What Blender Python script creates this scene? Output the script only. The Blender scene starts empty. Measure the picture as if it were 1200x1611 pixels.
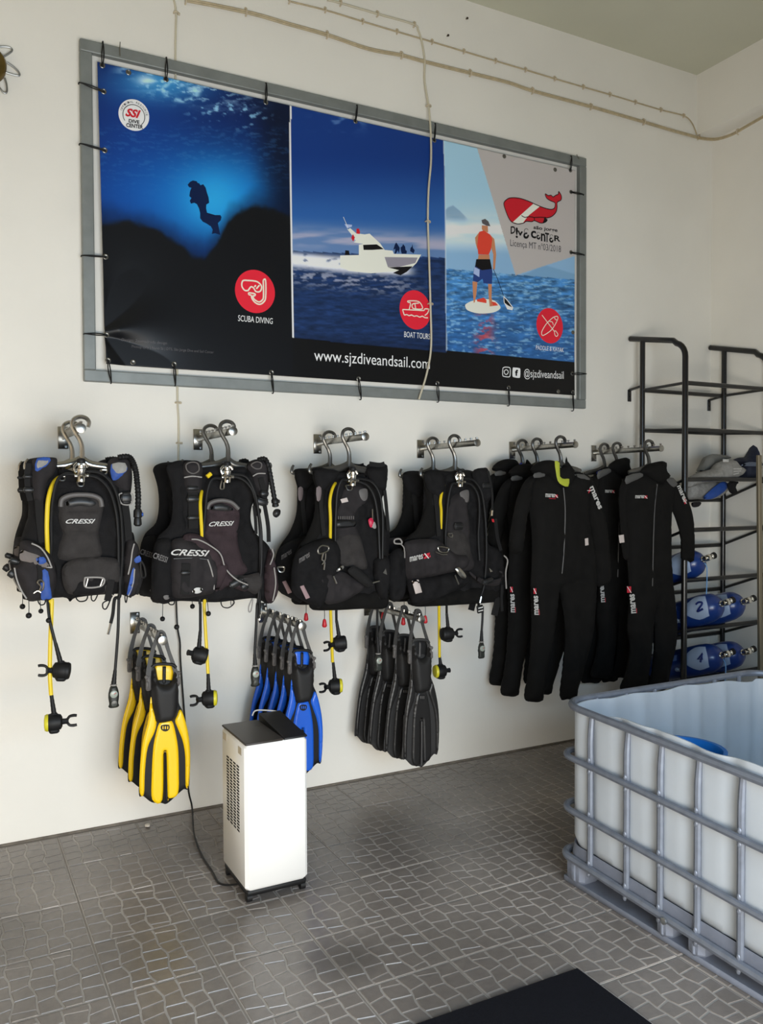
import bpy, bmesh, math, random
import numpy as np
from mathutils import Vector, Matrix, noise
from mathutils.geometry import delaunay_2d_cdt

# ------------------------------------------------------------------ camera, light, exposure
SC = bpy.context.scene
COL = SC.collection
H = 1.55                      # eye height
D = 3.972                     # distance to the back wall
FPX, CX, CY = 1305.88, 600.0, 805.5
EX = np.array([0.88448789, -0.01553299, 0.46630452])
EY = np.array([-0.4665451, -0.02065258, 0.88425627])
EZ = np.array([-0.00410476, -0.99966604, -0.0255138])
RM = np.array([EX, EY, EZ])

cam = bpy.data.cameras.new('camera')
cam.sensor_fit = 'HORIZONTAL'
cam.sensor_width = 36.0
cam.lens = 36.0 * FPX / 1200.0
cam.clip_start = 0.02
cam_o = bpy.data.objects.new('camera', cam)
COL.objects.link(cam_o)
_r, _u, _b = RM @ np.array([1, 0, 0]), RM @ np.array([0, -1, 0]), RM @ np.array([0, 0, -1])
cam_o.matrix_world = Matrix(((_r[0], _u[0], _b[0], 0), (_r[1], _u[1], _b[1], 0), (_r[2], _u[2], _b[2], H), (0, 0, 0, 1)))
SC.camera = cam_o

SC.view_settings.view_transform = 'Standard'
SC.view_settings.look = 'None'
SC.view_settings.gamma = 1.0
SC.view_settings.use_curve_mapping = False
SC.view_settings.exposure = 0.0

world = bpy.data.worlds.new('world')
SC.world = world
world.use_nodes = True
_bg = world.node_tree.nodes['Background']
_bg.inputs[0].default_value = (0.86, 0.93, 1.0, 1)     # pale bright overcast sky
_bg.inputs[1].default_value = 2.6


def area(name, loc, rot, sx, sy, power, color):
    l = bpy.data.lights.new(name, 'AREA')
    l.shape = 'RECTANGLE'
    l.size, l.size_y, l.energy, l.color = sx, sy, power, color
    o = bpy.data.objects.new(name, l)
    COL.objects.link(o)
    o.location = loc
    o.rotation_euler = rot
    return o


# daylight coming in through the wide open shop front behind the camera
DOOR_X0, DOOR_X1, DOOR_Z1, FRONT_Y = -1.7, 2.1, 2.2, -0.6
area('skylight_through_doorway', (1.0, FRONT_Y - 0.05, 1.6), (math.radians(46), 0, 0), 2.0, 1.1, 66, (0.44, 0.71, 1.0))
area('sunlit_street_through_doorway', (.6, FRONT_Y - 0.05, .6), (math.radians(70), 0, 0), 2.8, 1.1, 116, (1.0, 0.91, 0.77))

random.seed(7)
R = random.uniform


# ------------------------------------------------------------------ helpers: pixels to places
def ray(px, py):
    return RM @ np.array([px - CX, py - CY, FPX])


def W(px, py, off=0.0):
    """point seen at (px, py) on the plane that stands `off` metres in front of the back wall"""
    d = ray(px, py)
    t = (D - off) / d[1]
    return Vector((d[0] * t, D - off, H + d[2] * t))


def WX(px, py, x):
    d = ray(px, py)
    t = x / d[0]
    return Vector((x, d[1] * t, H + d[2] * t))


def WZ(px, py, z=0.0):
    d = ray(px, py)
    t = (z - H) / d[2]
    return Vector((d[0] * t, d[1] * t, z))


def crop(x0, y0, s):
    return lambda pts: [(x0 + a[0] * s, y0 + a[1] * s) + tuple(a[2:]) for a in pts]


c4, c5 = crop(0, 640, 240 / 1137), crop(220, 650, 240 / 1137)
c6, c7 = crop(430, 660, 200 / 1007), crop(600, 670, 220 / 1143)
c8 = crop(760, 680, 350 / 1200)
d1, d2, d3 = crop(0, 920, 220 / 1200), crop(160, 940, 200 / 921), crop(360, 930, 200 / 1074)
d4, d5, d6 = crop(530, 930, 260 / 1200), crop(960, 500, .2), crop(1020, 800, 180 / 935)
d8 = crop(280, 1100, 240 / 1105)
b1, b2, b3 = crop(100, 30, 420 / 1128), crop(440, 140, 280 / 902), crop(680, 200, 260 / 911)
bw = crop(780, 280, 130 / 1200)
e1 = crop(1070, 690, 130 / 1200)


def PW(pts, off):
    """pixel list -> world points at one offset (or each pixel's own offset when it has a third value)"""
    return [W(p[0], p[1], off + (p[2] if len(p) > 2 else 0)) for p in pts]


# ------------------------------------------------------------------ helpers: materials
def lin(c):
    return tuple(((v / 255) / 12.92 if v / 255 <= 0.04045 else ((v / 255 + 0.055) / 1.055) ** 2.4) for v in c)


_mats = {}


def mat(name, rgb, rough=.5, metal=0.0, var=0.0, vscale=8.0, bump=0.0, bscale=60.0, spec=.5, coat=0.0, trans=0.0, rvar=0.0):
    if name in _mats:
        return _mats[name]
    m = bpy.data.materials.new(name)
    m.use_nodes = True
    nt = m.node_tree
    p = nt.nodes['Principled BSDF']
    c = lin(rgb)
    p.inputs['Base Color'].default_value = (*c, 1)
    p.inputs['Roughness'].default_value = rough
    p.inputs['Metallic'].default_value = metal
    p.inputs['Specular IOR Level'].default_value = spec
    p.inputs['Coat Weight'].default_value = coat
    tc = nt.nodes.new('ShaderNodeTexCoord')
    if var or rvar:
        n = nt.nodes.new('ShaderNodeTexNoise')
        n.inputs['Scale'].default_value = vscale
        n.inputs['Detail'].default_value = 5
        nt.links.new(tc.outputs['Object'], n.inputs['Vector'])
        if var:
            r = nt.nodes.new('ShaderNodeMapRange')
            r.inputs['From Min'].default_value, r.inputs['From Max'].default_value = .3, .7
            r.inputs['To Min'].default_value, r.inputs['To Max'].default_value = 1 - var, 1 + var
            nt.links.new(n.outputs['Fac'], r.inputs['Value'])
            mx = nt.nodes.new('ShaderNodeVectorMath')
            mx.operation = 'SCALE'
            mx.inputs[0].default_value = c
            nt.links.new(r.outputs['Result'], mx.inputs['Scale'])
            nt.links.new(mx.outputs['Vector'], p.inputs['Base Color'])
        if rvar:
            r2 = nt.nodes.new('ShaderNodeMapRange')
            r2.inputs['From Min'].default_value, r2.inputs['From Max'].default_value = .3, .7
            r2.inputs['To Min'].default_value, r2.inputs['To Max'].default_value = max(0, rough - rvar), min(1, rough + rvar)
            nt.links.new(n.outputs['Fac'], r2.inputs['Value'])
            nt.links.new(r2.outputs['Result'], p.inputs['Roughness'])
    if bump:
        nb = nt.nodes.new('ShaderNodeTexNoise')
        nb.inputs['Scale'].default_value = bscale
        nb.inputs['Detail'].default_value = 4
        nt.links.new(tc.outputs['Object'], nb.inputs['Vector'])
        b = nt.nodes.new('ShaderNodeBump')
        b.inputs['Strength'].default_value = bump
        b.inputs['Distance'].default_value = 0.004
        nt.links.new(nb.outputs['Fac'], b.inputs['Height'])
        nt.links.new(b.outputs['Normal'], p.inputs['Normal'])
    if trans:
        tr = nt.nodes.new('ShaderNodeBsdfTranslucent')
        tr.inputs['Color'].default_value = (*c, 1)
        ms = nt.nodes.new('ShaderNodeMixShader')
        ms.inputs[0].default_value = trans
        nt.links.new(p.outputs[0], ms.inputs[1])
        nt.links.new(tr.outputs[0], ms.inputs[2])
        nt.links.new(ms.outputs[0], nt.nodes['Material Output'].inputs[0])
    _mats[name] = m
    return m


# ------------------------------------------------------------------ helpers: mesh building
def smooth_path(pts, sub=6, closed=False):
    """Catmull-Rom through the points"""
    P = [Vector(p) for p in pts]
    n = len(P)
    if n < 3:
        return P
    out = []
    rng = range(n) if closed else range(n - 1)
    for i in rng:
        if closed:
            p0, p1, p2, p3 = P[(i - 1) % n], P[i], P[(i + 1) % n], P[(i + 2) % n]
        else:
            p0, p1, p2, p3 = P[max(i - 1, 0)], P[i], P[i + 1], P[min(i + 2, n - 1)]
        for k in range(sub):
            t = k / sub
            out.append(0.5 * ((2 * p1) + (p2 - p0) * t + (2 * p0 - 5 * p1 + 4 * p2 - p3) * t * t + (3 * p1 - p0 - 3 * p2 + p3) * t ** 3))
    if not closed:
        out.append(P[-1])
    return out


class MB:
    def __init__(self):
        self.v, self.f, self.m = [], [], []

    def add(self, verts, faces, mi=0):
        b = len(self.v)
        self.v += [tuple(p) for p in verts]
        self.f += [tuple(b + i for i in f) for f in faces]
        self.m += [mi] * len(faces)
        return self

    def box(self, c, s, mi=0, M=None, bev=0.0):
        """box of centre c and full size s; M turns it about its centre; bev chamfers the edges"""
        hx, hy, hz = s[0] / 2, s[1] / 2, s[2] / 2
        b = min(bev, hx * .9, hy * .9, hz * .9)
        vs = []
        c = Vector(c)
        if b <= 0:
            for z in (-hz, hz):
                for x, y in ((-hx, -hy), (hx, -hy), (hx, hy), (-hx, hy)):
                    vs.append(Vector((x, y, z)))
            fs = [(3, 2, 1, 0), (4, 5, 6, 7), (0, 1, 5, 4), (1, 2, 6, 5), (2, 3, 7, 6), (3, 0, 4, 7)]
        else:
            def loop(ix, iy, z):
                o = []
                for sx, sy in ((-1, -1), (1, -1), (1, 1), (-1, 1)):
                    a, d = (sx * ix, sy * (iy - b)), (sx * (ix - b), sy * iy)
                    o += [a, d] if sx * sy < 0 and False else ([a, d] if (sx, sy) in ((1, 1), (-1, -1)) else [d, a])
                return [Vector((q[0], q[1], z)) for q in o]
            L = [loop(hx - b * .7, hy - b * .7, -hz), loop(hx, hy, -hz + b), loop(hx, hy, hz - b), loop(hx - b * .7, hy - b * .7, hz)]
            for l in L:
                vs += l
            fs = [tuple(range(7, -1, -1)), tuple(range(24, 32))]
            for k in range(3):
                for i in range(8):
                    j = (i + 1) % 8
                    fs.append((k * 8 + i, k * 8 + j, k * 8 + 8 + j, k * 8 + 8 + i))
        if M is not None:
            vs = [M @ p for p in vs]
        return self.add([p + c for p in vs], fs, mi)

    def beam(self, a, b, w, h, mi=0, up=(0, 0, 1)):
        """rectangular bar from a to b"""
        a, b = Vector(a), Vector(b)
        d = (b - a)
        L = d.length
        d.normalize()
        u = Vector(up)
        s = d.cross(u)
        if s.length < 1e-4:
            s = d.cross(Vector((1, 0, 0)))
        s.normalize()
        u = s.cross(d)
        M = Matrix((d, s, u)).transposed()
        return self.box((a + b) / 2, (L, w, h), mi, M, bev=min(w, h) * .12)

    def tube(self, pts, r, mi=0, n=8, sub=0, closed=False, flat=1.0, cap=True):
        P = [Vector(p) for p in pts]
        if sub:
            P = smooth_path(P, sub, closed)
        m = len(P)
        if m < 2:
            return self
        rad = r if isinstance(r, (list, tuple)) else [r] * m
        if len(rad) != m:
            rad = [float(np.interp(i / (m - 1), np.linspace(0, 1, len(rad)), rad)) for i in range(m)]
        T = []
        for i in range(m):
            a = P[(i - 1) % m] if closed else P[max(i - 1, 0)]
            b = P[(i + 1) % m] if closed else P[min(i + 1, m - 1)]
            t = b - a
            T.append(t.normalized() if t.length > 1e-9 else Vector((0, 0, 1)))
        ref = Vector((0, 1, 0)) if abs(T[0].y) < .9 else Vector((1, 0, 0))
        N = (ref - T[0] * ref.dot(T[0])).normalized()
        vs = []
        for i in range(m):
            N = N - T[i] * N.dot(T[i])
            if N.length < 1e-6:
                N = T[i].orthogonal()
            N.normalize()
            B = T[i].cross(N)
            for k in range(n):
                a = 2 * math.pi * k / n
                vs.append(P[i] + (N * math.cos(a) * flat + B * math.sin(a)) * rad[i])
        fs = []
        for i in range(m if closed else m - 1):
            j = (i + 1) % m
            for k in range(n):
                l = (k + 1) % n
                fs.append((i * n + k, i * n + l, j * n + l, j * n + k))
        if cap and not closed:
            fs.append(tuple(range(n - 1, -1, -1)))
            fs.append(tuple((m - 1) * n + k for k in range(n)))
        return self.add(vs, fs, mi)

    def lathe(self, prof, o, axis=(0, 0, 1), n=16, mi=0):
        """profile of (radius, height) turned about axis through o"""
        a = Vector(axis).normalized()
        u = a.orthogonal().normalized()
        w = a.cross(u)
        o = Vector(o)
        vs, fs = [], []
        for r, h in prof:
            for k in range(n):
                t = 2 * math.pi * k / n
                vs.append(o + a * h + (u * math.cos(t) + w * math.sin(t)) * max(r, 1e-5))
        for i in range(len(prof) - 1):
            for k in range(n):
                l = (k + 1) % n
                fs.append((i * n + k, i * n + l, (i + 1) * n + l, (i + 1) * n + k))
        fs.append(tuple(range(n - 1, -1, -1)))
        fs.append(tuple((len(prof) - 1) * n + k for k in range(n)))
        return self.add(vs, fs, mi)

    def ribbon(self, pts, w, t=.003, mi=0, sub=0):
        """webbing strap along pts: flat side to the room (-Y)"""
        P = smooth_path(pts, sub) if sub else [Vector(p) for p in pts]
        m = len(P)
        ws = w if isinstance(w, (list, tuple)) else [w] * m
        if len(ws) != m:
            ws = [float(np.interp(i / (m - 1), np.linspace(0, 1, len(ws)), ws)) for i in range(m)]
        vs, fs = [], []
        for i in range(m):
            d = P[min(i + 1, m - 1)] - P[max(i - 1, 0)]
            s = d.cross(Vector((0, 1, 0)))
            if s.length < 1e-6:
                s = Vector((1, 0, 0))
            s.normalize()
            nn = s.cross(d).normalized() * t / 2
            s *= ws[i] / 2
            vs += [P[i] - s - nn, P[i] + s - nn, P[i] + s + nn, P[i] - s + nn]
        for i in range(m - 1):
            for k in range(4):
                l = (k + 1) % 4
                fs.append((i * 4 + k, i * 4 + l, i * 4 + 4 + l, i * 4 + 4 + k))
        fs += [(3, 2, 1, 0), tuple((m - 1) * 4 + k for k in range(4))]
        return self.add(vs, fs, mi)

    def pillow(self, outline, tf=.03, tb=.03, edge=.04, step=.014, wr=0.0, wsc=9.0, mi=0, sm=4, field=None, crease=(), seed=0.0):
        """closed cushion with the given outline (world points on a plane parallel to the wall), swelling
        tf towards the room and tb towards the wall; wr = wrinkle depth; crease = [(points, depth, width)]"""
        O = smooth_path(outline, sm, True) if sm else [Vector(p) for p in outline]
        base_y = sum(p.y for p in O) / len(O)
        q = []
        for i, p in enumerate(O):
            nx = O[(i + 1) % len(O)]
            L = math.hypot(nx.x - p.x, nx.z - p.z)
            k = max(1, int(L / step))
            for j in range(k):
                q.append((p.x + (nx.x - p.x) * j / k, p.z + (nx.z - p.z) * j / k))
        qq = [q[0]]
        for a in q[1:]:
            if math.hypot(a[0] - qq[-1][0], a[1] - qq[-1][1]) > step * .25:
                qq.append(a)
        q = qq
        B = np.array(q)
        nb = len(q)
        x0, z0 = B.min(0)
        x1, z1 = B.max(0)
        gx, gz = np.meshgrid(np.arange(x0, x1, step), np.arange(z0, z1, step))
        gx = gx + (np.arange(gx.shape[0]) % 2)[:, None] * step * .5
        G = np.stack([gx.ravel(), gz.ravel()], 1)
        A1, A2 = B, np.roll(B, -1, 0)

        def dist(Pt):
            d = A2 - A1
            ll = (d ** 2).sum(1) + 1e-12
            t = np.clip(((Pt[:, None, :] - A1) * d).sum(2) / ll, 0, 1)
            pr = A1 + t[..., None] * d
            return np.sqrt(((Pt[:, None, :] - pr) ** 2).sum(2)).min(1)
        px, pz = G[:, 0][:, None], G[:, 1][:, None]
        cond = (A1[:, 1] > pz) != (A2[:, 1] > pz)
        with np.errstate(divide='ignore', invalid='ignore'):
            xi = (A2[:, 0] - A1[:, 0]) * (pz - A1[:, 1]) / (A2[:, 1] - A1[:, 1]) + A1[:, 0]
        inside = (cond & (px < xi)).sum(1) % 2 == 1
        G = G[inside]
        if len(G):
            dg = dist(G)
            G = G[dg > step * .45]
        pts = [Vector(p) for p in q] + [Vector((g[0], g[1])) for g in G]
        res = delaunay_2d_cdt(pts, [(i, (i + 1) % nb) for i in range(nb)], [], 1, 1e-7)
        V2, F2 = res[0], res[2]
        V = np.array([(p.x, p.y) for p in V2])
        dd = dist(V)
        u = np.clip(dd / edge, 0, 1)
        h = np.sqrt(np.clip(1 - (1 - u) ** 2, 0, 1))
        front, back, on = [], [], []
        cr = []
        for pl, dep, wid in crease:
            C = np.array([(p.x, p.z) for p in pl])
            dm = np.full(len(V), 9.)
            for a, b in zip(C[:-1], C[1:]):
                d = b - a
                t = np.clip(((V - a) @ d) / (d @ d + 1e-12), 0, 1)
                dm = np.minimum(dm, np.sqrt(((V - (a + t[:, None] * d)) ** 2).sum(1)))
            cr.append(dep * np.exp(-(dm / wid) ** 2))
        for i, p in enumerate(V2):
            e = 0.0
            if wr:
                e = wr * (noise.noise(Vector((p.x * wsc, seed, p.y * wsc * .55))) + .5 * noise.noise(Vector((p.x * wsc * 2.3, seed + 5, p.y * wsc * 2)))) * min(1, u[i] * 1.5)
            if field:
                e += field(p.x, p.y)
            c = sum(k[i] for k in cr) * min(1, u[i] * 2)
            front.append((p.x, base_y - tf * h[i] - e + c, p.y))
            on.append(dd[i] < 1e-5)
            back.append((p.x, base_y + tb * h[i] - (e if on[-1] else e * .3), p.y))
        n = len(front)
        idx, extra = {}, []
        for i in range(n):
            if on[i]:
                idx[i] = i
            else:
                idx[i] = n + len(extra)
                extra.append(back[i])
        fs = []
        for f in F2:
            a = V[f[0]]
            b = V[f[1]]
            c = V[f[2]]
            if (b[0] - a[0]) * (c[1] - a[1]) - (b[1] - a[1]) * (c[0] - a[0]) < 0:
                f = tuple(reversed(f))
            fs.append(tuple(f))
            g = tuple(idx[k] for k in reversed(f))
            if not all(on[k] for k in f):
                fs.append(g)
        return self.add(front + extra, fs, mi)

    def slab(self, outline, t=.002, mi=0, sm=0):
        """thin flat plate with the outline; its room side lies at the outline, t thick towards the wall"""
        O = smooth_path(outline, sm, True) if sm else [Vector(p) for p in outline]
        a = sum(O[i].x * O[(i + 1) % len(O)].z - O[(i + 1) % len(O)].x * O[i].z for i in range(len(O)))
        if a < 0:
            O.reverse()
        n = len(O)
        vs = O + [p + Vector((0, t, 0)) for p in O]
        fs = [tuple(range(n)), tuple(range(2 * n - 1, n - 1, -1))]
        fs += [((i + 1) % n, i, n + i, n + (i + 1) % n) for i in range(n)]
        return self.add(vs, fs, mi)

    def ball(self, c, r, mi=0, n=10, sq=(1, 1, 1)):
        m = n // 2 + 1
        c = Vector(c)
        vs, fs = [], []
        for i in range(m):
            t = math.pi * i / (m - 1)
            for k in range(n):
                a = 2 * math.pi * k / n
                vs.append(c + Vector((math.sin(t) * math.cos(a) * sq[0], math.sin(t) * math.sin(a) * sq[1], math.cos(t) * sq[2])) * r)
        for i in range(m - 1):
            for k in range(n):
                l = (k + 1) % n
                fs.append((i * n + k, i * n + n + k, i * n + n + l, i * n + l))
        return self.add(vs, fs, mi)

    def mesh(self, name, mats, origin=(0, 0, 0), smooth=True):
        me = bpy.data.meshes.new(name)
        o = Vector(origin)
        me.from_pydata([tuple(Vector(p) - o) for p in self.v], [], self.f)
        for mm in (mats if isinstance(mats, (list, tuple)) else [mats]):
            me.materials.append(mm)
        me.polygons.foreach_set('material_index', self.m)
        me.polygons.foreach_set('use_smooth', [smooth] * len(self.f))
        bm = bmesh.new()
        bm.from_mesh(me)
        bmesh.ops.remove_doubles(bm, verts=bm.verts, dist=1e-6)
        bmesh.ops.dissolve_degenerate(bm, edges=bm.edges, dist=1e-7)
        bmesh.ops.recalc_face_normals(bm, faces=bm.faces)
        if smooth:
            for e in bm.edges:
                if len(e.link_faces) == 2 and e.calc_face_angle(0) > 0.75:
                    e.smooth = False
        bm.to_mesh(me)
        bm.free()
        me.update()
        return me

    def build(self, name, mats, parent=None, smooth=True, origin=None):
        org = origin if origin is not None else (ORG.get(parent.name, Vector()) if parent else Vector())
        o = bpy.data.objects.new(name, self.mesh(name, mats, org, smooth))
        COL.objects.link(o)
        if parent:
            o.parent = parent
        else:
            o.location = org
        ORG[o.name] = Vector(org)
        return o


ORG = {}


def tag(o, label=None, cat=None, group=None, kind=None):
    if label:
        o['label'] = label
    if cat:
        o['category'] = cat
    if group:
        o['group'] = group
    if kind:
        o['kind'] = kind
    return o


def thing(name, label, cat, loc=(0, 0, 0), group=None):
    o = bpy.data.objects.new(name, None)
    COL.objects.link(o)
    o.empty_display_size = .05
    o.location = loc
    ORG[o.name] = Vector(loc)
    return tag(o, label, cat, group)


def structure(name, mb, m, smooth=False):
    o = mb.build(name, m, smooth=smooth)
    o['kind'] = 'structure'
    return o


def copy_tree(o, parent=None):
    c = o.copy()
    COL.objects.link(c)
    if parent:
        c.parent = parent
    ORG[c.name] = ORG.get(o.name, Vector())
    for ch in list(o.children):
        copy_tree(ch, c)
    return c


def text(s, o, u, v, m, parent, name='lettering', extrude=.0002, shear=0.0, squash=True, bold=0.0):
    """lettering laid on a surface: o = lower left corner, u = vector to the lower right, v = vector up"""
    cu = bpy.data.curves.new('lettering', 'FONT')
    cu.body = s
    cu.extrude = 0
    cu.shear = shear
    cu.resolution_u = 3
    cu.offset = bold
    to = bpy.data.objects.new('lettering_source', cu)
    COL.objects.link(to)
    bpy.context.view_layer.update()
    me = bpy.data.meshes.new_from_object(to.evaluated_get(bpy.context.evaluated_depsgraph_get()))
    bpy.data.objects.remove(to)
    bpy.data.curves.remove(cu)
    n = len(me.vertices)
    co = np.empty(n * 3)
    me.vertices.foreach_get('co', co)
    co = co.reshape(-1, 3)
    mn, mx = co.min(0), co.max(0)
    a = (co[:, 0] - mn[0]) / (mx[0] - mn[0])
    b = (co[:, 1] - mn[1]) / (mx[1] - mn[1])
    o, u, v = np.array(o), np.array(u), np.array(v)
    org = np.array(ORG.get(parent.name, Vector()))
    nw = o + a[:, None] * u + b[:, None] * v - org
    me.vertices.foreach_set('co', nw.ravel())
    me.materials.clear()
    me.materials.append(m)
    me.update()
    ob = bpy.data.objects.new(name, me)
    COL.objects.link(ob)
    ob.parent = parent
    ORG[ob.name] = Vector(org)
    return ob


def text_px(s, p0, p1, p2, off, m, parent, **k):
    """lettering between pixel corners p0 (lower left), p1 (lower right), p2 (upper left)"""
    a, b, c = W(p0[0], p0[1], off), W(p1[0], p1[1], off), W(p2[0], p2[1], off)
    return text(s, a, b - a, c - a, m, parent, **k)


# ------------------------------------------------------------------ materials in common use
M_BLACK = mat('black_plastic', (24, 24, 25), .42, var=.1)
M_RUBBER = mat('black_rubber', (21, 21, 22), .55, spec=.3)
M_NYLON = mat('black_nylon', (22, 21, 22), .82, var=.22, vscale=30, bump=.5, bscale=320, spec=.2)
M_NYLON2 = mat('charcoal_nylon', (42, 39, 40), .8, var=.2, vscale=25, bump=.3, bscale=420, spec=.2)
M_NEO = mat('black_neoprene', (21, 20, 19), .85, var=.18, vscale=14, bump=.25, bscale=700, spec=.12)
M_GREYPAD = mat('dark_grey_padding', (52, 49, 48), .8, var=.2, vscale=24, bump=.5, bscale=260, spec=.2)
M_PLUM = mat('plum_grey_nylon', (54, 43, 46), .8, var=.2, vscale=24, bump=.5, bscale=260, spec=.2)
M_WEB = mat('black_webbing', (28, 27, 27), .75, bump=.5, bscale=900, spec=.25)
M_CHROME = mat('chrome', (215, 212, 205), .12, 1.0)
M_STEEL = mat('brushed_steel', (168, 165, 158), .3, 1.0, var=.12, vscale=60)
M_GALV = mat('galvanised_steel', (150, 152, 152), .42, .85, var=.16, vscale=40)
M_YHOSE = mat('yellow_hose_rubber', (226, 196, 30), .45)
M_YEL = mat('yellow_fin_plastic', (240, 196, 10), .35, coat=.15)
M_BLUE = mat('blue_fin_plastic', (24, 94, 206), .35, coat=.15)
M_BLUECLOTH = mat('blue_nylon', (36, 74, 150), .65, var=.15, vscale=30)
M_GREYCLOTH = mat('silver_grey_fabric', (138, 136, 132), .65, var=.15, vscale=60)
M_PIPE = mat('pale_grey_piping', (150, 146, 142), .6)
M_WHITE = mat('white_print', (226, 224, 220), .6)
M_LOGO = mat('silver_logo_print', (190, 188, 184), .5)
M_RED = mat('red_plastic', (190, 28, 40), .4)
M_TAG = mat('pale_tag_card', (196, 184, 178), .6)
M_REDPRINT = mat('red_print', (190, 30, 52), .6)

# ================================================================== THE ROOM
XR, XB, ZC, ZB = 4.633, 4.482, 4.31, 3.915        # right wall, beam face, ceiling, beam underside
XL = -2.1
M_WALL = mat('white_wall_paint', (236, 232, 223), .75, var=.035, vscale=1.6, bump=.12, bscale=90, spec=.25)
M_CEIL = mat('ceiling_paint', (204, 203, 184), .85, var=.03, vscale=2, bump=.15, bscale=70, spec=.2)
M_GROUT = mat('grey_grout', (132, 125, 118), .8, var=.1, vscale=30)
structure('wall_back', MB().box(((XL + XR) / 2, D + .1, ZC / 2 - .05), (XR - XL + .6, .2, ZC + .3)), M_WALL)
structure('wall_right', MB().box((XR + .1, (D + FRONT_Y) / 2, ZC / 2 - .05), (.2, D - FRONT_Y, ZC + .3)), M_WALL)
structure('trim_1', MB().box(((XB + XR) / 2 + .02, (D + FRONT_Y) / 2 + .02, (ZB + ZC) / 2 + .05), (XR - XB + .04, D - FRONT_Y, ZC - ZB + .1)), M_WALL)
M_SIDE = mat('grey_shop_wall', (232, 212, 184), .8, var=.05, vscale=2)
structure('wall_left', MB().box((XL - .1, (D + FRONT_Y) / 2, ZC / 2 - .05), (.2, D - FRONT_Y, ZC + .3)), M_SIDE)
structure('ceiling', MB().box(((XL + XR) / 2, (D + FRONT_Y) / 2, ZC + .1), (XR - XL + .4, D - FRONT_Y + .4, .2)), M_CEIL)
fw = MB()
fw.box(((XL + DOOR_X0) / 2, FRONT_Y - .1, ZC / 2), (DOOR_X0 - XL, .2, ZC))
fw.box(((DOOR_X1 + XR) / 2, FRONT_Y - .1, ZC / 2), (XR - DOOR_X1, .2, ZC))
fw.box(((DOOR_X0 + DOOR_X1) / 2, FRONT_Y - .1, (DOOR_Z1 + ZC) / 2), (DOOR_X1 - DOOR_X0, .2, ZC - DOOR_Z1))
structure('wall_front', fw, mat('dark_shutter_grey', (96, 94, 90), .7, var=.05))

# ---- floor: slab of grout with every embossed tile on it
fl = MB().box(((XL + XR) / 2, (D + FRONT_Y) / 2, -.06), (XR - XL + .4, D - FRONT_Y + .4, .114))
floor_o = structure('floor', fl, M_GROUT)


def floor_mat(name, rgb, rough, dark):
    m = mat(name, rgb, rough, bump=.1, bscale=200, spec=.45)
    nt = m.node_tree
    p = nt.nodes['Principled BSDF']
    c = lin(rgb)
    g = nt.nodes.new('ShaderNodeNewGeometry')
    n1 = nt.nodes.new('ShaderNodeTexNoise')
    n1.inputs['Scale'].default_value = 1.7
    n1.inputs['Detail'].default_value = 6
    n2 = nt.nodes.new('ShaderNodeTexNoise')
    n2.inputs['Scale'].default_value = 38
    n2.inputs['Detail'].default_value = 3
    for n in (n1, n2):
        nt.links.new(g.outputs['Position'], n.inputs['Vector'])
    ri = nt.nodes.new('ShaderNodeObjectInfo')
    a = nt.nodes.new('ShaderNodeMapRange')
    a.inputs['From Min'].default_value, a.inputs['From Max'].default_value = .35, .68
    a.inputs['To Min'].default_value, a.inputs['To Max'].default_value = 1 - dark, 1.12
    nt.links.new(n1.outputs['Fac'], a.inputs['Value'])
    b = nt.nodes.new('ShaderNodeMapRange')
    b.inputs['To Min'].default_value, b.inputs['To Max'].default_value = .82, 1.18
    nt.links.new(n2.outputs['Fac'], b.inputs['Value'])
    d = nt.nodes.new('ShaderNodeMapRange')
    d.inputs['To Min'].default_value, d.inputs['To Max'].default_value = .94, 1.06
    nt.links.new(ri.outputs['Random'], d.inputs['Value'])
    m1 = nt.nodes.new('ShaderNodeMath'); m1.operation = 'MULTIPLY'
    m2 = nt.nodes.new('ShaderNodeMath'); m2.operation = 'MULTIPLY'
    nt.links.new(a.outputs[0], m1.inputs[0]); nt.links.new(b.outputs[0], m1.inputs[1])
    nt.links.new(m1.outputs[0], m2.inputs[0]); nt.links.new(d.outputs[0], m2.inputs[1])
    # worn dark patch of spilt dirt on the walkway (a stain with a shape of its own)
    vd = nt.nodes.new('ShaderNodeVectorMath'); vd.operation = 'DISTANCE'
    vd.inputs[1].default_value = (1.13, 2.46, 0)
    nt.links.new(g.outputs['Position'], vd.inputs[0])
    st = nt.nodes.new('ShaderNodeMapRange'); st.interpolation_type = 'SMOOTHSTEP'
    st.inputs['From Min'].default_value, st.inputs['From Max'].default_value = .03, .2
    st.inputs['To Min'].default_value, st.inputs['To Max'].default_value = .62, 1.0
    nt.links.new(vd.outputs['Value'], st.inputs['Value'])
    m3 = nt.nodes.new('ShaderNodeMath'); m3.operation = 'MULTIPLY'
    nt.links.new(m2.outputs[0], m3.inputs[0]); nt.links.new(st.outputs[0], m3.inputs[1])
    sc = nt.nodes.new('ShaderNodeVectorMath'); sc.operation = 'SCALE'
    sc.inputs[0].default_value = c
    nt.links.new(m3.outputs[0], sc.inputs['Scale'])
    nt.links.new(sc.outputs['Vector'], p.inputs['Base Color'])
    return m


M_COB = floor_mat('grey_glazed_cobble', (131, 123, 117), .27, .3)
M_JOINT = floor_mat('pale_tile_joint', (178, 171, 164), .6, .4)
TX, TY = .3415, .333


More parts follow.
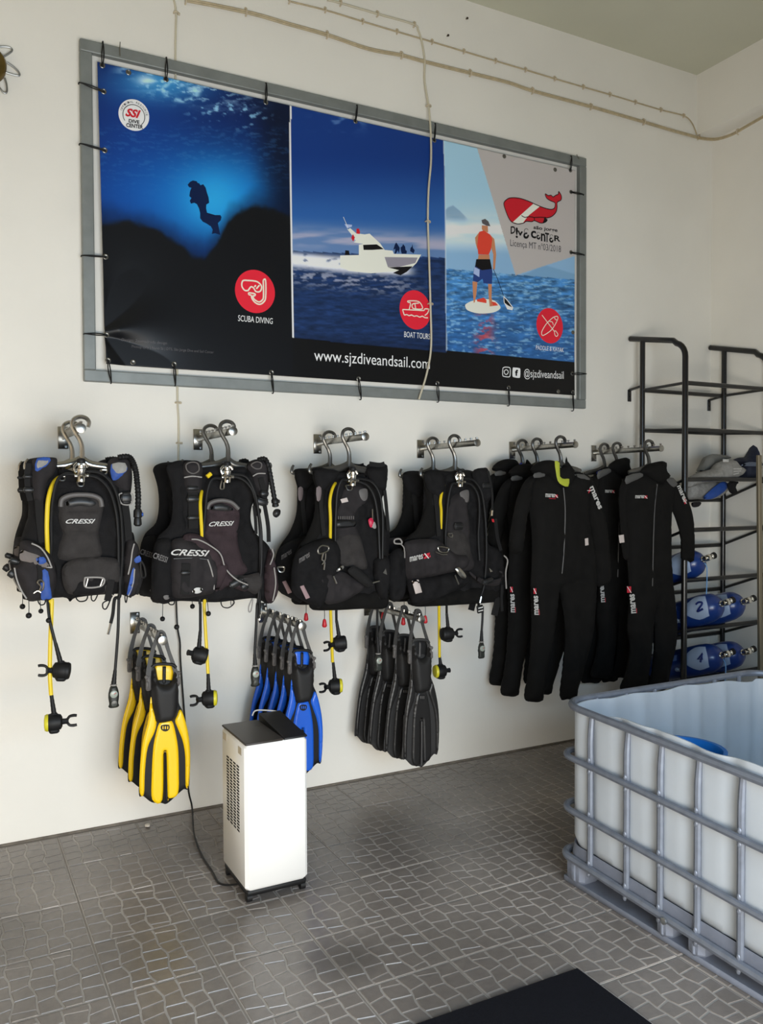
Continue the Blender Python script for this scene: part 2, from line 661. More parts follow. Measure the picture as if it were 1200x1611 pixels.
def tile_mesh(seed):
    rr = random.Random(seed)
    mb = MB()
    w, d = TX - .006, TY - .006
    mb.box((0, 0, -.006), (w, d, .008), 1)
    nc = 5
    nr = 5
    bx = [-w / 2 + w * i / nc for i in range(nc + 1)]

    def edge(i, y):      # wavering joint between two columns
        if i == 0 or i == nc:
            return bx[i]
        return bx[i] + .0055 * math.sin(y * 24 + i * 2.1 + seed) + .004 * math.sin(y * 47 + i * 5)
    for i in range(nc):
        off = .5 if i % 2 else 0
        cuts = [-d / 2]
        k = 1
        while True:
            y = -d / 2 + d * (k - off) / nr
            if y > d / 2 - d / nr * .3:
                break
            if y > -d / 2 + d / nr * .3:
                cuts.append(y + rr.uniform(-.006, .006))
            k += 1
        cuts.append(d / 2)
        g = .0034
        sk = [0] + [rr.uniform(-.007, .007) for _ in cuts[1:-1]] + [0]
        for j in range(len(cuts) - 1):
            y0, y1 = cuts[j], cuts[j + 1]
            ym = (y0 + y1) / 2
            o = []
            for (ii, yy, s, sgx, sgy) in ((i, y0, -sk[j], 1, 1), (i + 1, y0, sk[j], -1, 1), (i + 1, ym, 0, -1, 0), (i + 1, y1, sk[j + 1], -1, -1),
                                     (i, y1, -sk[j + 1], 1, -1), (i, ym, 0, 1, 0)):
                o.append((edge(ii, yy + s) + sgx * g, yy + s + sgy * g))
            n = 6
            cx_ = sum(p[0] for p in o) / n
            cy_ = sum(p[1] for p in o) / n
            top = [(cx_ + (p[0] - cx_) * .955, cy_ + (p[1] - cy_) * .955, 0) for p in o]
            mb.add([(p[0], p[1], -.0022) for p in o] + top, [tuple(range(6, 12))] + [(a, (a + 1) % 6, 6 + (a + 1) % 6, 6 + a) for a in range(6)], 0)
    return mb.mesh('tile', [M_COB, M_JOINT], smooth=False)


tiles = [tile_mesh(s) for s in (1, 2, 3, 4)]
for ix in range(-6, 13):
    for iy in range(0, 13):
        x, y = .4284 + TX * (ix + .5), 3.948 - TY * (iy + .5)
        if x > XR - .1 or y < FRONT_Y + .1 or x < XL + .1:
            continue
        if x < -1.2 or y < .5 or (x - .2) > 4.6:
            if (ix + iy) % 1:
                continue
        o = bpy.data.objects.new('tile', random.choice(tiles))
        COL.objects.link(o)
        o.parent = floor_o
        o.location = (x, y, R(-.0006, .0006))
        o.rotation_euler = (0, 0, random.choice((0, math.pi)))

# ---- dirty seam along the foot of the wall
structure('baseboard_back', MB().box(((XL + XR) / 2, D - .005, .001), (XR - XL, .010, .009)), mat('dirty_mortar', (112, 104, 94), .9, var=.3, vscale=20))

# ================================================================== BANNER IN ITS FRAME
BOFF, FOFF = .034, .03
fr = thing('banner_holder', 'large grey square-tube metal frame on the wall around the dive banner', 'frame', W(520, 350, 0))
FT = [W(125, 60, FOFF), W(915, 248, FOFF), W(921, 643, FOFF), W(135, 600, FOFF)]
tw = .052
fx0, fx1, fz0, fz1 = FT[0].x, FT[2].x, FT[2].z, FT[0].z
M_FRAME = mat('primer_grey_steel', (134, 138, 136), .5, .35, var=.1, vscale=12)
yy = D - .02
MB().beam((fx0, yy, fz1 - tw / 2), (fx1, yy, fz1 - tw / 2), .032, tw).build('frame_bar', M_FRAME, fr, False)
MB().beam((fx0, yy, fz0 + tw / 2), (fx1, yy, fz0 + tw / 2), .032, tw).build('frame_bar', M_FRAME, fr, False)
MB().beam((fx0 + tw / 2, yy, fz0 + tw), (fx0 + tw / 2, yy, fz1 - tw), .032, tw).build('frame_bar', M_FRAME, fr, False)
MB().beam((fx1 - tw / 2, yy, fz0 + tw), (fx1 - tw / 2, yy, fz1 - tw), .032, tw).build('frame_bar', M_FRAME, fr, False)

bn = thing('banner', 'wide dark blue vinyl banner advertising scuba diving, boat tours and paddle boarding', 'banner', W(520, 340, BOFF))
C00, C10, C11, C01 = W(153, 97, BOFF), W(905, 268, BOFF), W(904, 622, BOFF), W(166, 573, BOFF)
NU, NV = 620, 300
U, V = np.meshgrid(np.linspace(0, 1, NU), np.linspace(0, 1, NV))
A = lambda k: (C00[k] * (1 - U) * (1 - V) + C10[k] * U * (1 - V) + C11[k] * U * V + C01[k] * (1 - U) * V)
BX, BZ = A(0), A(2)
# pixel the print is drawn for, used only as drawing coordinates on the flat print
q = np.stack([BX, np.full_like(BX, D - BOFF), BZ - H], -1) @ RM
PXX, PYY = q[..., 0] / q[..., 2] * FPX + CX, q[..., 1] / q[..., 2] * FPX + CY
rng = np.random.default_rng(3)


def vnoise(sx, sy, seed, octs=3):
    """smooth value noise over drawing coordinates, sx, sy = feature size in px"""
    out = np.zeros_like(PXX)
    amp, tot = 1.0, 0
    for o in range(octs):
        g = np.random.default_rng(seed * 31 + o).random((260, 260))
        fx, fy = PXX / sx * 2 ** o, PYY / sy * 2 ** o
        ix, iy = np.floor(fx).astype(int), np.floor(fy).astype(int)
        tx, ty = fx - ix, fy - iy
        tx, ty = tx * tx * (3 - 2 * tx), ty * ty * (3 - 2 * ty)
        ix, iy = ix % 259, iy % 259
        out += amp * ((g[iy, ix] * (1 - tx) + g[iy, ix + 1] * tx) * (1 - ty) + (g[iy + 1, ix] * (1 - tx) + g[iy + 1, ix + 1] * tx) * ty)
        tot += amp
        amp *= .5
    return out / tot


def gauss(x, y, rx, ry):
    return np.exp(-((PXX - x) / rx) ** 2 - ((PYY - y) / ry) ** 2)


def sstep(a, b, v):
    t = np.clip((v - a) / (b - a), 0, 1)
    return t * t * (3 - 2 * t)


def mix(im, rgb, a):
    return im * (1 - a[..., None]) + np.array(rgb, float) * a[..., None]


im = np.zeros((NV, NU, 3)) + np.array((13, 13, 14.))
# --- underwater picture
p1 = np.zeros_like(im) + np.array((8, 24, 70.))
p1 = mix(p1, (12, 46, 112), gauss(220, 205, 120, 120))
p1 = mix(p1, (14, 68, 146), gauss(235, 305, 130, 75) * .9)
p1 = mix(p1, (22, 118, 190), gauss(350, 310, 105, 70))
p1 = mix(p1, (40, 150, 205), gauss(335, 315, 45, 45) * .8)
p1 = mix(p1, (5, 14, 34), sstep(390, 452, PXX - (PYY - 300) * .12) * .85)
p1 = mix(p1, (8, 22, 52), sstep(190, 120, PYY) * sstep(330, 420, PXX))
caus = vnoise(26, 8, 5, 4)
sl = PYY - (PXX - 155) * .215
p1 = mix(p1, (60, 150, 205), gauss(255, 130, 75, 30) * .75)
p1 = mix(p1, (190, 222, 238), sstep(.5, .74, caus) * np.exp(-((sl - 92) / 26) ** 2) * sstep(165, 215, PXX) * sstep(445, 330, PXX) * .9)
p1 = mix(p1, (150, 205, 232), sstep(.62, .74, vnoise(11, 5, 8, 3)) * np.exp(-((PYY - 165 - (PXX - 320) * .2) / 26) ** 2) * sstep(260, 330, PXX) * sstep(450, 390, PXX) * .7)
ringd = np.abs(np.hypot((PXX - 284) / 1.7, PYY - 143 - (PXX - 284) * .12) - 15)
p1 = mix(p1, (150, 196, 220), np.exp(-(ringd / 3.2) ** 2) * sstep(.35, .6, vnoise(9, 5, 51, 3)) * .75)
p1 = mix(p1, (196, 216, 224), gauss(228, 126, 14, 8) * .7)
p1 = mix(p1, (170, 210, 230), sstep(.6, .72, vnoise(8, 3, 61, 3)) * np.exp(-((sl - 108) / 20) ** 2) * sstep(200, 240, PXX) * sstep(420, 330, PXX) * .7)
p1 = mix(p1, (60, 120, 170), sstep(.55, .7, vnoise(10, 2.4, 63, 3)) * sstep(190, 215, PYY) * sstep(330, 240, PYY) * .22)
rock = np.interp(PXX, [155, 205, 240, 275, 300, 322, 345, 360, 380, 402, 425, 458], [346, 348, 356, 374, 396, 402, 374, 346, 330, 322, 328, 338]) + 16 * (vnoise(22, 22, 2) - .5)
haze = sstep(-34, 6, PYY - rock)
p1 = mix(p1, (8, 20, 44), haze * .55)
p1 = mix(p1, (14, 15, 18), sstep(-4, 9, PYY - rock))
edge1 = np.interp(PYY, [90, 600], [455, 461])
im = np.where((PXX < edge1)[..., None], p1, im)
# --- boat picture
x2 = np.interp(PYY, [90, 600], [697, 702])
low2 = 531 + (PXX - 458) * .0975
hz = 394 + (PXX - 458) * .05
p2 = np.zeros_like(im) + np.array((15, 48, 112.))
p2 = mix(p2, (40, 84, 146), sstep(240, 350, PYY))
p2 = mix(p2, (98, 122, 160), sstep(335, 372, PYY - (PXX - 458) * .05) * .8)
p2 = mix(p2, (168, 160, 176), sstep(.42, .68, vnoise(70, 10, 11)) * np.exp(-((PYY - 372 - (PXX - 458) * .06) / 13) ** 2) * .8)
p2 = mix(p2, (150, 180, 215), sstep(.5, .75, vnoise(22, 8, 14)) * gauss(538, 190, 32, 14) * .7)
sea = np.array((25, 44, 80.)) * (.6 + .8 * vnoise(14, 2.4, 17, 4))[..., None]
p2 = np.where((PYY > hz)[..., None], sea, p2)
wk = 408 + (PXX - 458) * .1
p2 = mix(p2, (214, 214, 220), np.exp(-((PYY - wk) / np.interp(PXX, [458, 560, 650], [12, 13, 7])) ** 4) * sstep(662, 630, PXX) * sstep(.25, .6, vnoise(12, 5, 21, 4) + .22))
p2 = mix(p2, (150, 152, 168), sstep(.48, .66, vnoise(10, 3.5, 23)) * np.exp(-((PYY - wk - 24) / 15) ** 2) * sstep(690, 600, PXX) * .8)
p2 = mix(p2, (12, 18, 34), sstep(505, 545, PYY - (PXX - 458) * .08) * .45)
in2 = (PXX >= edge1) & (PXX < x2) & (PYY < low2)
im = np.where(in2[..., None], p2, im)
im = mix(im, (205, 208, 210), (np.abs(PXX - edge1 - .6) < 1.3) * (PYY < 531) * 1.0)
# --- paddle picture
low3 = 551 + (PXX - 700) * .09
p3 = np.zeros_like(im) + np.array((146, 182, 208.))
p3 = mix(p3, (176, 196, 206), sstep(300, 372, PYY))
mt = np.interp(PXX, [698, 704, 712, 722, 736], [332, 326, 323, 331, 345])
p3 = mix(p3, (120, 150, 175), sstep(-1, 2, PYY - mt) * sstep(738, 728, PXX) * sstep(352, 340, PYY))
p3 = mix(p3, (206, 206, 202), np.exp(-((PYY - 362) / 17) ** 2) * sstep(.25, .6, vnoise(50, 12, 31)) * sstep(830, 780, PXX))
p3 = mix(p3, (124, 160, 192), sstep(378, 402, PYY))
mt2 = np.interp(PXX, [805, 832, 848, 860, 880, 910], [437, 428, 420, 417, 423, 432])
p3 = mix(p3, (108, 146, 180), sstep(-1, 2, PYY - mt2) * sstep(806, 812, PXX))
hz3 = 423 + (PXX - 700) * .082
sea3 = np.array((56, 106, 156.)) * (.42 + 1.15 * vnoise(13, 2.6, 37, 4))[..., None]
sea3 = mix(sea3, (26, 66, 122), sstep(440, 560, PYY) * .55)
sea3 = mix(sea3, (140, 182, 210), sstep(.55, .74, vnoise(9, 2.2, 41)) * .6)
sea3 = mix(sea3, (180, 60, 66), sstep(.5, .62, vnoise(9, 5, 43)) * np.exp(-((PXX - 761) / 14) ** 2) * sstep(488, 500, PYY) * .8)
p3 = np.where((PYY > hz3)[..., None], sea3, p3)
in3 = (PXX >= x2) & (PYY < low3)
im = np.where(in3[..., None], p3, im)
im = mix(im, (190, 200, 208), (np.abs(PXX - x2) < 1.0) * (PYY < 552) * .6)


def grey_poly():
    pts = [(750, 232), (906, 262), (906, 402), (811, 433)]
    ins = np.zeros(PXX.shape, bool)
    for i in range(4):
        (ax, ay), (bx, by) = pts[i], pts[(i + 1) % 4]
        c = (ay > PYY) != (by > PYY)
        ins ^= c & (PXX < (bx - ax) * (PYY - ay) / (by - ay + 1e-9) + ax)
    return ins


im = mix(im, (166, 159, 156), grey_poly() * in3 * .97)
PRINT_GAIN = .66                                    # photographed values -> ink reflectance


def ink(rgb):
    return tuple(min(.9, c / PRINT_GAIN) for c in lin(rgb))


s = np.clip(im, 0, 255) / 255
L = np.where(s <= .04045, s / 12.92, ((s + .055) / 1.055) ** 2.4)
L = np.clip(L / PRINT_GAIN, 0, .9)
# relief of the sheet: slack ripples, a pulled crease at the lower left corner
def relief(x, z):
    """how far the slack sheet stands off the wall"""
    x, z = np.asarray(x, float), np.asarray(z, float)
    o = BOFF + .006 * np.sin(x * 3.1 + .4) * np.sin((z - 2.1) * 2.3)
    a = np.arctan2(z - C01.z - .14, x - C01.x + .02)
    r = np.hypot(x - C01.x, z - C01.z - .14)
    o = o + .019 * np.sin(a * 3.8 + .6) * np.exp(-(r / .3) ** 2) * np.clip(r / .06, 0, 1)
    return np.maximum(o, .03)


by = D - relief(BX, BZ)
vs = np.stack([BX, by, BZ], -1).reshape(-1, 3) - np.array(ORG[bn.name])
i0 = (np.arange(NV - 1)[:, None] * NU + np.arange(NU - 1)).ravel()
fq = np.stack([i0, i0 + NU, i0 + NU + 1, i0 + 1], 1)
me = bpy.data.meshes.new('printed_sheet')
me.vertices.add(len(vs)); me.vertices.foreach_set('co', vs.ravel())
me.loops.add(fq.size); me.loops.foreach_set('vertex_index', fq.ravel())
me.polygons.add(len(fq)); me.polygons.foreach_set('loop_start', np.arange(len(fq)) * 4)
me.polygons.foreach_set('use_smooth', np.ones(len(fq), bool))
me.update(calc_edges=True)
ca = me.color_attributes.new('print', 'FLOAT_COLOR', 'POINT')
ca.data.foreach_set('color', np.concatenate([L.reshape(-1, 3), np.ones((len(vs), 1))], 1).astype(np.float32).ravel())
mp = mat('printed_vinyl', (20, 20, 20), .38, spec=.26)
at = mp.node_tree.nodes.new('ShaderNodeVertexColor')
at.layer_name = 'print'
mp.node_tree.links.new(at.outputs['Color'], mp.node_tree.nodes['Principled BSDF'].inputs['Base Color'])
me.materials.append(mp)
sh = bpy.data.objects.new('printed_sheet', me)
COL.objects.link(sh)
sh.parent = bn
sh.modifiers.new('thickness', 'SOLIDIFY').thickness = .0012
sh.modifiers['thickness'].offset = -1


def surf(px, py):
    """relief of the sheet under a drawing pixel"""
    w = W(px, py, BOFF)
    return float(relief(w.x, w.z))


def inkm(name, rgb):
    m = mat('ink_' + name, (0, 0, 0), .45, spec=.2)
    m.node_tree.nodes['Principled BSDF'].inputs['Base Color'].default_value = (*ink(rgb), 1)
    return m


I_WHITE, I_BLACK, I_RED = inkm('white', (214, 214, 210)), inkm('black', (17, 16, 18)), inkm('red', (196, 34, 50))
I_NAVY, I_PINK, I_SKIN = inkm('navy', (8, 24, 58)), inkm('pink', (242, 196, 180)), inkm('skin', (176, 118, 84))
I_GREY, I_ORANGE, I_SHORT = inkm('grey', (78, 76, 78)), inkm('orange', (196, 62, 46)), inkm('short_blue', (36, 56, 112))
I_CREAM, I_CRIM, I_DGREY = inkm('cream', (206, 204, 192)), inkm('crimson', (176, 28, 40)), inkm('boat_shade', (128, 124, 134))
I_BLUEW = inkm('pale_blue', (150, 165, 200))


def plate(name, pts, m, k=1, sm=0, parent=None):
    """flat printed shape lying on the sheet"""
    mb = MB().slab([W(p[0], p[1], surf(p[0], p[1]) + .0006 * k) for p in pts], .0002, 0, sm)
    return mb.build(name, m, parent or bn, False)


def line(name, paths, wpx, m, k=2, sub=5):
    mb = MB()
    for pts in paths:
        P = [W(p[0], p[1], surf(p[0], p[1]) + .0006 * k) for p in pts]
        mb.ribbon(P, wpx * .0033, .0002, 0, sub if len(P) > 2 else 0)
    return mb.build(name, m, bn, False)


def disc(name, ox, oy, ax, bx, m, k=1):
    """printed disc: centre, half-axis vectors in px"""
    return plate(name, [(ox + ax[0] * math.cos(t) + bx[0] * math.sin(t), oy + ax[1] * math.cos(t) + bx[1] * math.sin(t)) for t in [i * math.pi / 20 for i in range(40)]], m, k)


def letters(s, p0, p1, p2, m, k=2, **kw):
    ob = text_px(s, p0, p1, p2, BOFF, m, bn, **kw)
    n = len(ob.data.vertices)
    co = np.empty(n * 3)
    ob.data.vertices.foreach_get('co', co)
    co = co.reshape(-1, 3)
    g = np.array(ORG[bn.name])
    co[:, 1] = D - relief(co[:, 0] + g[0], co[:, 2] + g[2]) - .0006 * k - .0005 - g[1]
    ob.data.vertices.foreach_set('co', co.ravel())
    return ob


# diver silhouette
plate('diver_print', b1([(546, 682), (534, 688), (524, 700), (530, 710), (540, 713), (534, 728), (531, 748), (540, 756), (533, 768), (538, 780), (552, 776), (563, 782), (572, 800), (577, 820), (577, 842), (588, 856), (604, 864), (622, 876), (630, 890), (626, 908), (640, 905), (662, 912), (656, 884), (652, 862), (664, 850), (667, 836), (662, 828), (640, 828), (606, 818), (602, 800), (603, 784), (615, 776), (612, 752), (606, 735), (600, 712), (590, 698), (578, 702), (573, 694), (566, 692), (562, 685)]), I_NAVY, 1, 0)
# round white sticker
disc('sticker', 210.5, 181, (24.2, 5), (1.5, -24.5), I_WHITE, 1)
line('sticker_ring', [[(210.5 + 17.2 * math.cos(t) + 1 * math.sin(t), 182 + 3.6 * math.cos(t) - 17 * math.sin(t)) for t in np.linspace(-.75, 3.8, 28)]], .9, I_BLACK, 2)
letters('SSI', (196.5, 183), (219.5, 187), (198.5, 170), I_CRIM, 3, shear=.25, bold=.04)
letters('DIVE', (202, 193), (219, 195.5), (202.4, 187.5), I_BLACK, 3, bold=.03)
letters('CENTER', (198, 200), (224.5, 203.5), (198.4, 193.8), I_BLACK, 3, bold=.03)
for i, ch in enumerate('OFFICIAL RESOURCE'):
    if ch != ' ':
        t = math.pi * (.93 - .86 * i / 16)
        cxp, cyp = 210.5 + 20.4 * math.cos(t) + 1.2 * math.sin(t), 181.5 + 4.3 * math.cos(t) - 20.5 * math.sin(t)
        ux, uy = 1.35 * math.sin(t), 1.35 * (-.2 + math.cos(t) * 1.0) if False else 1.35 * -math.cos(t) * -1
        vx, vy = 1.6 * math.cos(t), -1.6 * math.sin(t)
        letters(ch, (cxp - ux - vx, cyp - uy - vy), (cxp + ux - vx, cyp + uy - vy), (cxp - ux + vx, cyp - uy + vy), I_GREY, 3)
# red activity discs with their outline icons
ic = crop(360, 415, 90 / 1200)
disc('red_disc', 401, 458.5, (31.3, 6.5), (3.2, -33.5), I_RED, 1)
line('mask_icon', [ic([(330, 345), (560, 365), (650, 420), (685, 480), (670, 560), (620, 590), (560, 575), (520, 510), (470, 480), (430, 520), (400, 560), (330, 555), (280, 490), (270, 420), (290, 360), (330, 345)]),
                   ic([(720, 345), (770, 345), (770, 700), (730, 800), (650, 850), (560, 820), (490, 740), (465, 660), (425, 650), (420, 610), (545, 630), (540, 670), (505, 670), (520, 730), (580, 780), (640, 800), (700, 760), (725, 680), (720, 345)]),
                   ic([(535, 485), (565, 450)]), ic([(575, 525), (640, 450)])], 2.2, I_PINK, 2, 4)
letters('SCUBA DIVING', (374.5, 505), (429, 509.8), (374.8, 495.5), I_WHITE, 2)
ib = crop(615, 450, 75 / 1200)
disc('red_disc', 653, 487.5, (24.5, 5), (1.5, -30.5), I_RED, 1)
line('boat_icon', [ib([(290, 590), (600, 605), (820, 615), (850, 575), (960, 580)]), ib([(290, 590), (330, 720)]), ib([(960, 580), (920, 680), (850, 740)]),
                   ib([(330, 730), (400, 720), (450, 745), (520, 730), (580, 760), (650, 750), (720, 780), (790, 760), (850, 795), (930, 800)]),
                   ib([(455, 590), (490, 430), (430, 410), (440, 375), (700, 395), (790, 570), (580, 570), (530, 520), (550, 450), (700, 430)]), ib([(600, 450), (620, 560)])], 1.8, I_PINK, 2, 4)
letters('BOAT TOURS', (635, 530.5), (675.5, 534.3), (635.2, 521.5), I_WHITE, 2)
ik = crop(830, 475, 70 / 1200)
disc('red_disc', 864.5, 512.5, (20.8, 4), (1, -27.5), I_RED, 1)
line('paddle_icon', [ik([(790, 385), (815, 420), (790, 510), (690, 690), (600, 790), (440, 895), (385, 890), (380, 800), (480, 620), (600, 490), (700, 410), (790, 385)]),
                     ik([(385, 355), (720, 800)]), ik([(720, 800), (750, 780), (815, 880), (770, 930), (730, 880), (720, 800)]), ik([(720, 420), (745, 470), (790, 490)]), ik([(590, 530), (660, 540), (690, 620)])], 1.5, I_PINK, 2, 4)
letters('PADDLE & KAYAK', (843, 550), (887, 554), (843.2, 543), I_WHITE, 2)
letters('www.sjzdiveandsail.com', (494, 573), (675.5, 586), (494, 549.5), I_WHITE, 2)
letters('@sjzdiveandsail', (824, 597), (886.5, 600), (824, 580), I_WHITE, 2)
letters('Design: 2somadrada design', (191, 537.5), (262, 543.5), (191.3, 532), I_GREY, 3)
letters('Photography | Nuno Sá | DTS, São Jorge Dive and Sail Center', (207, 548), (336, 557.5), (207.3, 542.5), I_GREY, 3)
isoc = crop(780, 570, 130 / 1200)
line('camera_icon', [isoc([(100, 85), (130, 70), (190, 75), (208, 100), (205, 190), (185, 212), (120, 205), (98, 185), (100, 85)]),
                     isoc([(150, 105), (175, 125), (175, 155), (150, 178), (125, 160), (122, 125), (150, 105)])], 1.5, I_WHITE, 2, 4)
plate('letter_badge', isoc([(245, 85), (270, 76), (335, 84), (354, 105), (352, 205), (335, 226), (265, 218), (240, 195)]), I_WHITE, 1, 3)
letters('f', isoc([(276, 196)])[0], isoc([(318, 200)])[0], isoc([(276, 105)])[0], I_BLACK, 3, bold=.05)
# motor boat
ibt = crop(530, 340, .125)
plate('boat_print', ibt([(40, 495), (275, 490), (275, 360), (330, 350), (210, 330), (235, 310), (140, 170), (165, 150), (240, 215), (350, 230), (410, 220), (545, 345), (600, 425), (700, 435), (715, 475), (1060, 485), (1000, 590), (950, 640), (760, 690), (430, 720), (150, 690), (40, 640)]), I_CREAM, 1)
plate('boat_print', ibt([(600, 515), (1015, 522), (985, 590), (780, 640), (640, 640)]), I_DGREY, 2)
plate('boat_print', ibt([(640, 645), (950, 632), (880, 700), (800, 745), (705, 715), (780, 680)]), I_BLACK, 2)
plate('boat_print', ibt([(328, 362), (500, 355), (590, 415), (450, 425), (335, 425)]), I_BLACK, 2)
line('boat_print', [ibt([(140, 150), (80, 10)]), ibt([(130, 160), (260, 330)])], .8, I_CREAM, 2)
plate('boat_print', ibt([(200, 225), (225, 270), (205, 320), (180, 275)]), I_CRIM, 3)
plate('boat_print', ibt([(245, 160), (275, 155), (290, 200), (285, 225), (245, 220)]), I_CRIM, 2)
plate('boat_print', ibt([(105, 430), (150, 435), (160, 490), (100, 492)]), I_BLACK, 2)
plate('boat_print', ibt([(95, 100), (190, 110), (185, 135), (125, 150)]), I_BLUEW, 2)
for fig in ([(745, 330), (765, 360), (790, 400), (780, 470), (765, 430), (740, 475), (725, 470), (735, 410), (708, 425), (730, 355)], [(832, 352), (858, 385), (862, 425), (880, 440), (875, 472), (815, 472), (805, 440), (800, 395), (820, 380)], [(950, 352), (955, 400), (978, 430), (965, 470), (920, 440), (925, 400), (942, 385)]):
    plate('passenger_print', ibt(fig), I_NAVY, 2)
# man on the paddle board
ip = crop(720, 335, 100 / 976)
plate('board_print', ip([(130, 1395), (250, 1340), (420, 1320), (560, 1345), (650, 1430), (640, 1480), (540, 1530), (330, 1545), (160, 1500), (115, 1440)]), I_CREAM, 1, 3)
plate('board_print', ip([(290, 1330), (400, 1300), (440, 1340), (440, 1385), (300, 1360)]), I_ORANGE, 2)
plate('board_print', ip([(520, 1360), (580, 1375), (620, 1420), (510, 1430)]), I_ORANGE, 2)
plate('leg_print', ip([(225, 1050), (300, 1060), (285, 1250), (262, 1370), (245, 1380), (235, 1250)]), I_SKIN, 2)
plate('leg_print', ip([(465, 1090), (522, 1095), (518, 1300), (540, 1430), (490, 1435), (475, 1300)]), I_SKIN, 2)
plate('shorts_print', ip([(285, 710), (495, 710), (530, 890), (525, 1090), (395, 1080), (380, 1010), (300, 1065), (235, 1040), (245, 880), (270, 800)]), I_SHORT, 3)
plate('shorts_print', ip([(285, 710), (495, 710), (525, 860), (370, 880), (268, 815)]), I_BLACK, 4)
plate('shorts_print', ip([(258, 830), (335, 870), (330, 985), (240, 930)]), I_BLUEW, 4)
plate('back_print', ip([(320, 640), (485, 640), (490, 712), (310, 712)]), I_SKIN, 3)
plate('arm_print', ip([(325, 300), (265, 380), (275, 470), (300, 560), (320, 470)]), I_SKIN, 2)
plate('arm_print', ip([(500, 340), (560, 400), (590, 640), (570, 870), (540, 860), (545, 640), (510, 520)]), I_SKIN, 2)
plate('vest_print', ip([(330, 290), (400, 270), (500, 335), (530, 400), (510, 560), (475, 640), (315, 635), (300, 500), (310, 380)]), I_ORANGE, 4)
plate('head_print', ip([(370, 190), (460, 200), (465, 300), (400, 285), (370, 250)]), I_SKIN, 3)
plate('hat_print', ip([(365, 110), (420, 90), (470, 130), (500, 205), (440, 195), (375, 160)]), I_GREY, 4)
line('paddle_print', [ip([(545, 860), (620, 1040), (700, 1270)])], 1.2, I_NAVY, 2)
plate('paddle_print', ip([(700, 1270), (760, 1330), (850, 1450), (840, 1495), (760, 1480), (705, 1370)]), I_WHITE, 2)
plate('paddle_print', ip([(712, 1300), (760, 1350), (835, 1450), (770, 1420), (720, 1380)]), I_BLACK, 3)
# whale logo
body = [(130, 335), (200, 290), (330, 292), (470, 335), (600, 395), (720, 440), (800, 455), (845, 440), (862, 390), (850, 355), (790, 330), (735, 290), (716, 230), (760, 255), (800, 250), (830, 275), (870, 250), (905, 235), (912, 195), (950, 260), (945, 320), (890, 355), (888, 430), (870, 500), (800, 565), (700, 590), (745, 605), (720, 640), (650, 655), (560, 620), (520, 635), (440, 630), (400, 655), (320, 668), (240, 645), (190, 590), (140, 470), (115, 380)]
plate('whale_logo', bw(body), I_CRIM, 1, 3)
plate('whale_logo', bw([(545, 372), (640, 412), (480, 540), (430, 600), (395, 650), (320, 664), (245, 640), (400, 500)]), I_CREAM, 2)
line('whale_outline', [bw(body + body[:1]), bw([(370, 545), (420, 572), (480, 562), (550, 575), (560, 620)]), bw([(550, 575), (640, 570), (730, 575)])], 1.5, I_BLACK, 3, 4)
plate('whale_outline', bw([(700, 598), (748, 602), (725, 640), (680, 652)]), I_BLACK, 3)
letters('são jorge', bw([(545, 755)])[0], bw([(895, 800)])[0], bw([(550, 690)])[0], I_BLACK, 2, bold=.02)
for ch, a, b_, c_ in (('D', (212, 815), (280, 805), (212, 705)), ('!', (285, 870), (318, 875), (285, 715)), ('v', (310, 830), (392, 850), (310, 760)), ('ε', (398, 885), (482, 880), (398, 735)),
                      ('c', (508, 870), (585, 880), (508, 760)), ('ε', (590, 890), (648, 898), (590, 780)), ('n', (655, 915), (722, 925), (655, 800)), ('T', (715, 925), (775, 935), (715, 790)), ('ε', (778, 935), (840, 942), (778, 815)), ('R', (850, 915), (940, 925), (850, 830))):
    letters(ch, bw([a])[0], bw([b_])[0], bw([c_])[0], I_BLACK, 2, bold=.025)
letters('Licença MT nº03/2018', bw([(205, 1010)])[0], bw([(948, 1100)])[0], bw([(205, 890)])[0], I_GREY, 2)

# ---- eyelets and the bungee ties that lace banner to frame
M_EYE = mat('eyelet_metal', (120, 118, 112), .35, .9)
eyes = {'top': [(161, 103), (202, 114, 0), (261, 125), (418, 161), (559, 191), (683, 221), (793, 246, 0), (873, 267, 0), (897, 268)],
        'left': [(163, 144), (164.5, 236.5), (166, 404), (167.5, 527)],
        'bottom': [(170, 567), (209, 570, 0), (274, 573), (427, 586), (564, 596), (688, 603), (800, 610), (878, 616, 0), (901, 617)],
        'right': [(898, 302), (898, 397), (901, 523, 0), (900, 588)]}
words = ['first', 'second', 'third', 'fourth', 'fifth', 'sixth', 'seventh', 'eighth']
ends = {'top': {161: (162, 66), 261: (262, 91), 418: (419, 131), 559: (562, 166), 683: (685, 195), 897: (899, 246)},
        'left': {163: (126, 130), 164.5: (127, 226), 166: (130, 402), 167.5: (134, 525)},
        'bottom': {170: (175, 601), 274: (276, 605), 427: (430, 617), 564: (568, 627), 688: (690, 631), 800: (801, 637), 901: (902, 645)},
        'right': {898: (918, 306), 900: (922, 588)}}
